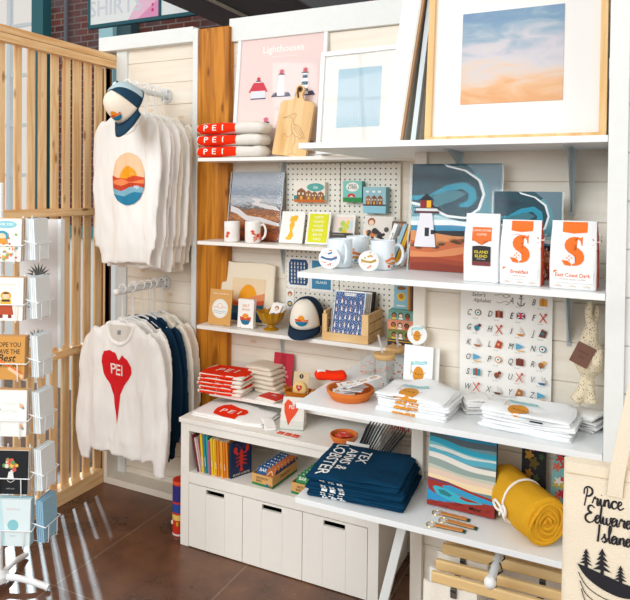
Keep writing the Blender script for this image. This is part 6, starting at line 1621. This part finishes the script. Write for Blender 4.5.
def script(word, x, y, sz, k=5):
    for ch in word:
        st, adv = GLY[ch]
        for pl_ in st:
            q = spline(pl_, k) if len(pl_) > 2 else pl_
            n = len(q); q2 = []
            for i, p_ in enumerate(q):
                dz = q[min(i+1, n-1)][1]-q[max(i-1, 0)][1]
                q2.append((x+p_[0]*sz+.5, y+p_[1]*sz, 1.25 if dz < 0 else .8))
            a.S(q2, .0040, ink, 1)
        x += adv*sz*.92
script('Prince', -.112, TH-.100, .046); script('Edward', -.108, TH-.146, .046); script('Island', -.080, TH-.192, .044)
def tree(x, y, s_):
    a.P([(x+.5-.004, y), (x+.5+.004, y), (x+.5+.004, y+s_*.3), (x+.5-.004, y+s_*.3)], ink)
    for k in range(4):
        w2 = s_*(.34-.065*k); yb = y+s_*(.16+.2*k)
        a.P([(x+.5-w2, yb+.0), (x+.5-w2*.55, yb+s_*.06), (x+.5-w2*.2, yb+s_*.20), (x+.5, yb+s_*.30), (x+.5+w2*.2, yb+s_*.20), (x+.5+w2*.55, yb+s_*.06), (x+.5+w2, yb), (x+.5, yb+s_*.05)], ink)
tree(-.103, TH-.268, .048); tree(-.064, TH-.278, .066); tree(-.020, TH-.290, .045); tree(.03, TH-.292, .06)
a.P([(.5+p_[0], TH+p_[1]) for p_ in spline([(-.125, -.262), (-.09, -.268), (-.05, -.278), (0, -.290), (.06, -.292), (.115, -.285), (.12, -.300), (.09, -.325), (.05, -.330), (.02, -.318), (.0, -.325), (-.03, -.325), (-.07, -.312), (-.105, -.290), (-.125, -.262)], 4)], ink)
for ys in (-.0, -.022, -.042): a.S([(.5-.122+abs(ys)*.2, TH-.285+ys), (.5-.10, TH-.318+ys), (.5-.06, TH-.338+ys), (.5-.01, TH-.346+ys)], .0022, ink)
a.S([(.5+.01, TH-.345), (.5+.06, TH-.352), (.5+.11, TH-.335)], .0022, ink)
a.project(tb, o, Matrix.Translation((-.016, -.25, .0894)) @ Matrix.Scale(.78, 4), BACK, name='black_print', off=.0012, cut=.02, step=.00005)

# ================================================================== GREETING CARD RACK AT THE LEFT
HX, HY = -2.215, 1.735
rk = T('card_rack', 'white wire spinner rack of greeting cards at the left edge', 'rack', (HX, HY, 0))
MB().tube([(0, 0, .06), (0, 0, 1.62)], .012, 12).build('pole', WIRE, rk)
MB().lathe([(.035, .028), (.035, .05), (.016, .07), (.001, .07)], 20).build('hub', WIRE, rk)
for t in (20, 112, 200, 292):
    MB().tube(spline([(.02*cos(rad(t)), .02*sin(rad(t)), .042), (.10*cos(rad(t)), .10*sin(rad(t)), .040), (.205*cos(rad(t)), .205*sin(rad(t)), .014)], 4), .012, 10).build('foot', WIRE, rk)
rows = [(1.332, 'a'), (1.118, 'b'), (.905, 'c'), (.700, 'd'), (.492, 'e'), (.305, 'f')]
def pocket(cx, cy, z, rz, w_=.14):
    R4_ = Matrix.Translation((cx-HX, cy-HY, z)) @ Matrix.Rotation(rad(rz), 4, 'Z')
    mb = MB(); mb.M = R4_
    hw_ = w_/2+.004
    mb.tube([(-hw_, .045, .075), (-hw_, -.022, .060), (hw_, -.022, .060), (hw_, .045, .075)], .0022, 6)
    for x in (-hw_*.55, hw_*.55): mb.tube([(x, -.022, .060), (x, -.020, -.004), (x, .040, -.004), (x, .046, .16)], .002, 6)
    mb.build('wire_pocket', WIRE, rk)
    mb = MB(); mb.M = R4_; mb.tube([(0, .045, .075), tuple((R4_.inverted() @ Vector((0, 0, z+.075))))], .002, 6); mb.build('wire_arm', WIRE, rk)
def c_a(a):
    a.B(0, 0, 1, 1, 'f4f0e8'); a.E(.55, .86, .32, '8cc8d4', .09); a.X('FOR YOU', .55, .84, .009, 'f4f4ec'); random.seed(6)
    for k in range(34): a.E(random.uniform(.08, .94), random.choice([random.uniform(.05, .34), random.uniform(.05, .7)]), random.uniform(.02, .045), random.choice(['e87a3a', 'f0b040', '6ab0b8', '8ab86a', 'd8605a']))
    a.E(.45, .60, .18, '3a9ab4', .12); a.E(.45, .58, .12, 'f0d0b0', .08); a.P([(.3, .42), (.62, .42), (.56, .54), (.36, .54)], 'e8982c')
def c_b(a):
    a.B(0, 0, 1, 1, 'f3efe6'); a.X('you are my sunshine', .5, .82, .006, 'e8a890', False); a.E(.5, .58, .16, 'e8a83a', .1); a.E(.5, .57, .1, 'f0cfa8', .07); a.B(.34, .36, .66, .5, 'e8b440'); a.B(.38, .44, .62, .49, '3a3a30'); a.P([(.26, .14), (.74, .14), (.68, .38), (.32, .38)], 'b8502c'); a.B(.32, .06, .42, .14, '8a3a24'); a.B(.58, .06, .68, .14, '8a3a24'); a.E(.5, .64, .1, '4a3024', .02)
def c_c(a):
    a.B(0, 0, 1, 1, 'd59a4e'); 
    for k, (t, s_) in enumerate((('HOPE YOU', .016), ('HAVE THE', .016), ('', 0), ('BIRTHDAY', .015))):
        if t: a.X(t, .5, .76-.16*k, s_, '2a2420', True, .85)
    a.X('Best', .45, .42, .026, '2a2420', True, 1, .3); a.P([(.1, .5), (.5, .3), (.95, .08), (.95, .16), (.5, .36), (.1, .55)], 'e8702c'); a.P([(.5, .24), (.95, .02), (.98, .10), (.55, .3)], 'f0c8a0')
def c_d(a):
    a.B(0, 0, 1, 1, 'f5f4f0'); 
    for k, t in enumerate(('Happy', 'birthday', 'to you')): a.X(t, .5, .68-.17*k, .014, 'dbe0de', False, 1, .3)
    for x, y in ((.15, .62), (.85, .66), (.15, .2), (.85, .22)):
        a.E(x, y, .06, 'f0b48a'); a.E(x+.05, y-.04, .04, '8aa8a0'); a.E(x-.04, y+.04, .04, 'e8d0b0')
def c_e(a):
    a.B(0, 0, 1, 1, '1f2226'); random.seed(9)
    for k in range(22):
        t, r = random.uniform(0, 6.28), random.uniform(0, .22); a.E(.5+r*cos(t), .66+.7*r*sin(t), random.uniform(.04, .07), random.choice(['e87a5a', 'f0c04a', 'e8e0d8', '5a8ab0', 'd8605a', '6a9a5a']))
    a.P([(.44, .52), (.56, .52), (.6, .36), (.4, .36)], 'e8e8e4'); a.S([(.4, .32), (.5, .28), (.62, .33)], .002, 'e8e8e4'); a.X('with you', .5, .12, .006, 'b8b8b4', False)
def c_f(a):
    a.B(0, 0, 1, 1, 'dfeef0'); a.P([(0, 0), (.3, 0), (.15, 1), (0, 1)], 'c4e4ea'); a.X('thinking of you', .5, .78, .006, 'e8b0a8', False); a.E(.5, .45, .16, '8ac8d0', .12); a.X('love', .5, .2, .009, 'b0c8cc', False)
front_l = {'a': 'patterned card with a blue-haired figure in the top front pocket of the rack', 'b': 'white card with a blonde figure in the second front pocket of the rack', 'c': 'kraft birthday card with black lettering in the third front pocket of the rack',
           'd': 'white card with faint lettering and flower corners in the fourth front pocket', 'e': 'black card with a bright bouquet in the fifth front pocket of the rack', 'f': 'pale blue card with a turquoise circle in the lowest front pocket of the rack'}
for r_i, (z, kk) in enumerate(rows):
    cx = -2.015+.010*r_i; cy = 1.60
    w_, h_ = .125, .155
    if kk == 'd' or kk == 'f': h_ = .165
    rzc = 24
    pocket(cx, cy, z, rzc)
    a = Art(w_, h_); dict(a=c_a, b=c_b, c=c_c, d=c_d, e=c_e, f=c_f)[kk](a)
    ca, sa = cos(rad(rzc)), sin(rad(rzc))
    n_ = 5
    for q in range(n_):
        off_ = -.012+.0065*q; mt = PAPER if q % 2 == 0 else KRAFT
        if kk == 'c': mt = KRAFT
        if kk == 'f': mt = M('b4d4de', .6) if q else PAPER
        sheet('greeting_card', front_l[kk] if q == 0 else '%s card back in the %s front pocket, %s' % ('white' if mt is PAPER else 'kraft' if mt is KRAFT else 'pale blue', ['top', 'second', 'third', 'fourth', 'fifth', 'lowest'][r_i], ['', 'just behind its front card', 'middle of the pack', 'fourth in the pack', 'last in the pack'][q]),
              'card', (cx-off_*sa, cy+off_*ca, z+.001), w_, h_+.002*(q % 2), .0058, 3, rzc, 'cards in the front pockets', mt, a if q == 0 else None)
    # side pockets facing right
    cx2, cy2 = cx+.072, cy+.085; rz2 = 106
    pocket(cx2, cy2, z+.004, rz2, .09)
    ca, sa = cos(rad(rz2)), sin(rad(rz2))
    for q in range(4):
        off_ = -.012+.0075*q
        sheet('greeting_card', 'white card edge in the %s side pocket of the rack, %s' % (['top', 'second', 'third', 'fourth', 'fifth', 'lowest'][r_i], ['outermost', 'second from outside', 'third from outside', 'innermost'][q]), 'card', (cx2-off_*sa, cy2+off_*ca, z+.005), .088, .15+.002*(q % 2), .0062, 3, rz2, 'cards in the side pockets',
              [M('e8eef0', .6), M('dde8ee', .6), PAPER, M('cfe0ea', .6)][q] if r_i != 5 else M('8fb8d0', .6))
# tall pale display board with plant prints on the rack's far side
def leafy(a, x, y, s_):
    for k in range(9):
        t = rad(10+20*k); a.P([(x, y), (x+s_*.5*cos(t)-.02*sin(t), y+(s_*.5*sin(t)+.02*cos(t))*a.w/a.h), (x+s_*cos(t), y+s_*sin(t)*a.w/a.h), (x+s_*.5*cos(t)+.03*sin(t), y+(s_*.5*sin(t)-.03*cos(t))*a.w/a.h)], '4a4a44')
a = Art(.15, .50)
for y in (.56, .30, .05): leafy(a, .5, y, .34)
q = db = sheet('display_board', 'pale grey tall board with dark plant prints standing between the rack pockets', 'board', (-2.035, 1.765, .98), .15, .50, .006, 0, 24, None, M('d9d4d2', .6), a)
MB().box(.0755, .088, -.004, .03, 0, .50).build('white_edge', M('e9eff2', .5), q)
db.parent = rk; db.location = Vector(db.location)-Vector((HX, HY, 0))
for kk in ('label', 'category'):
    if kk in db: del db[kk]
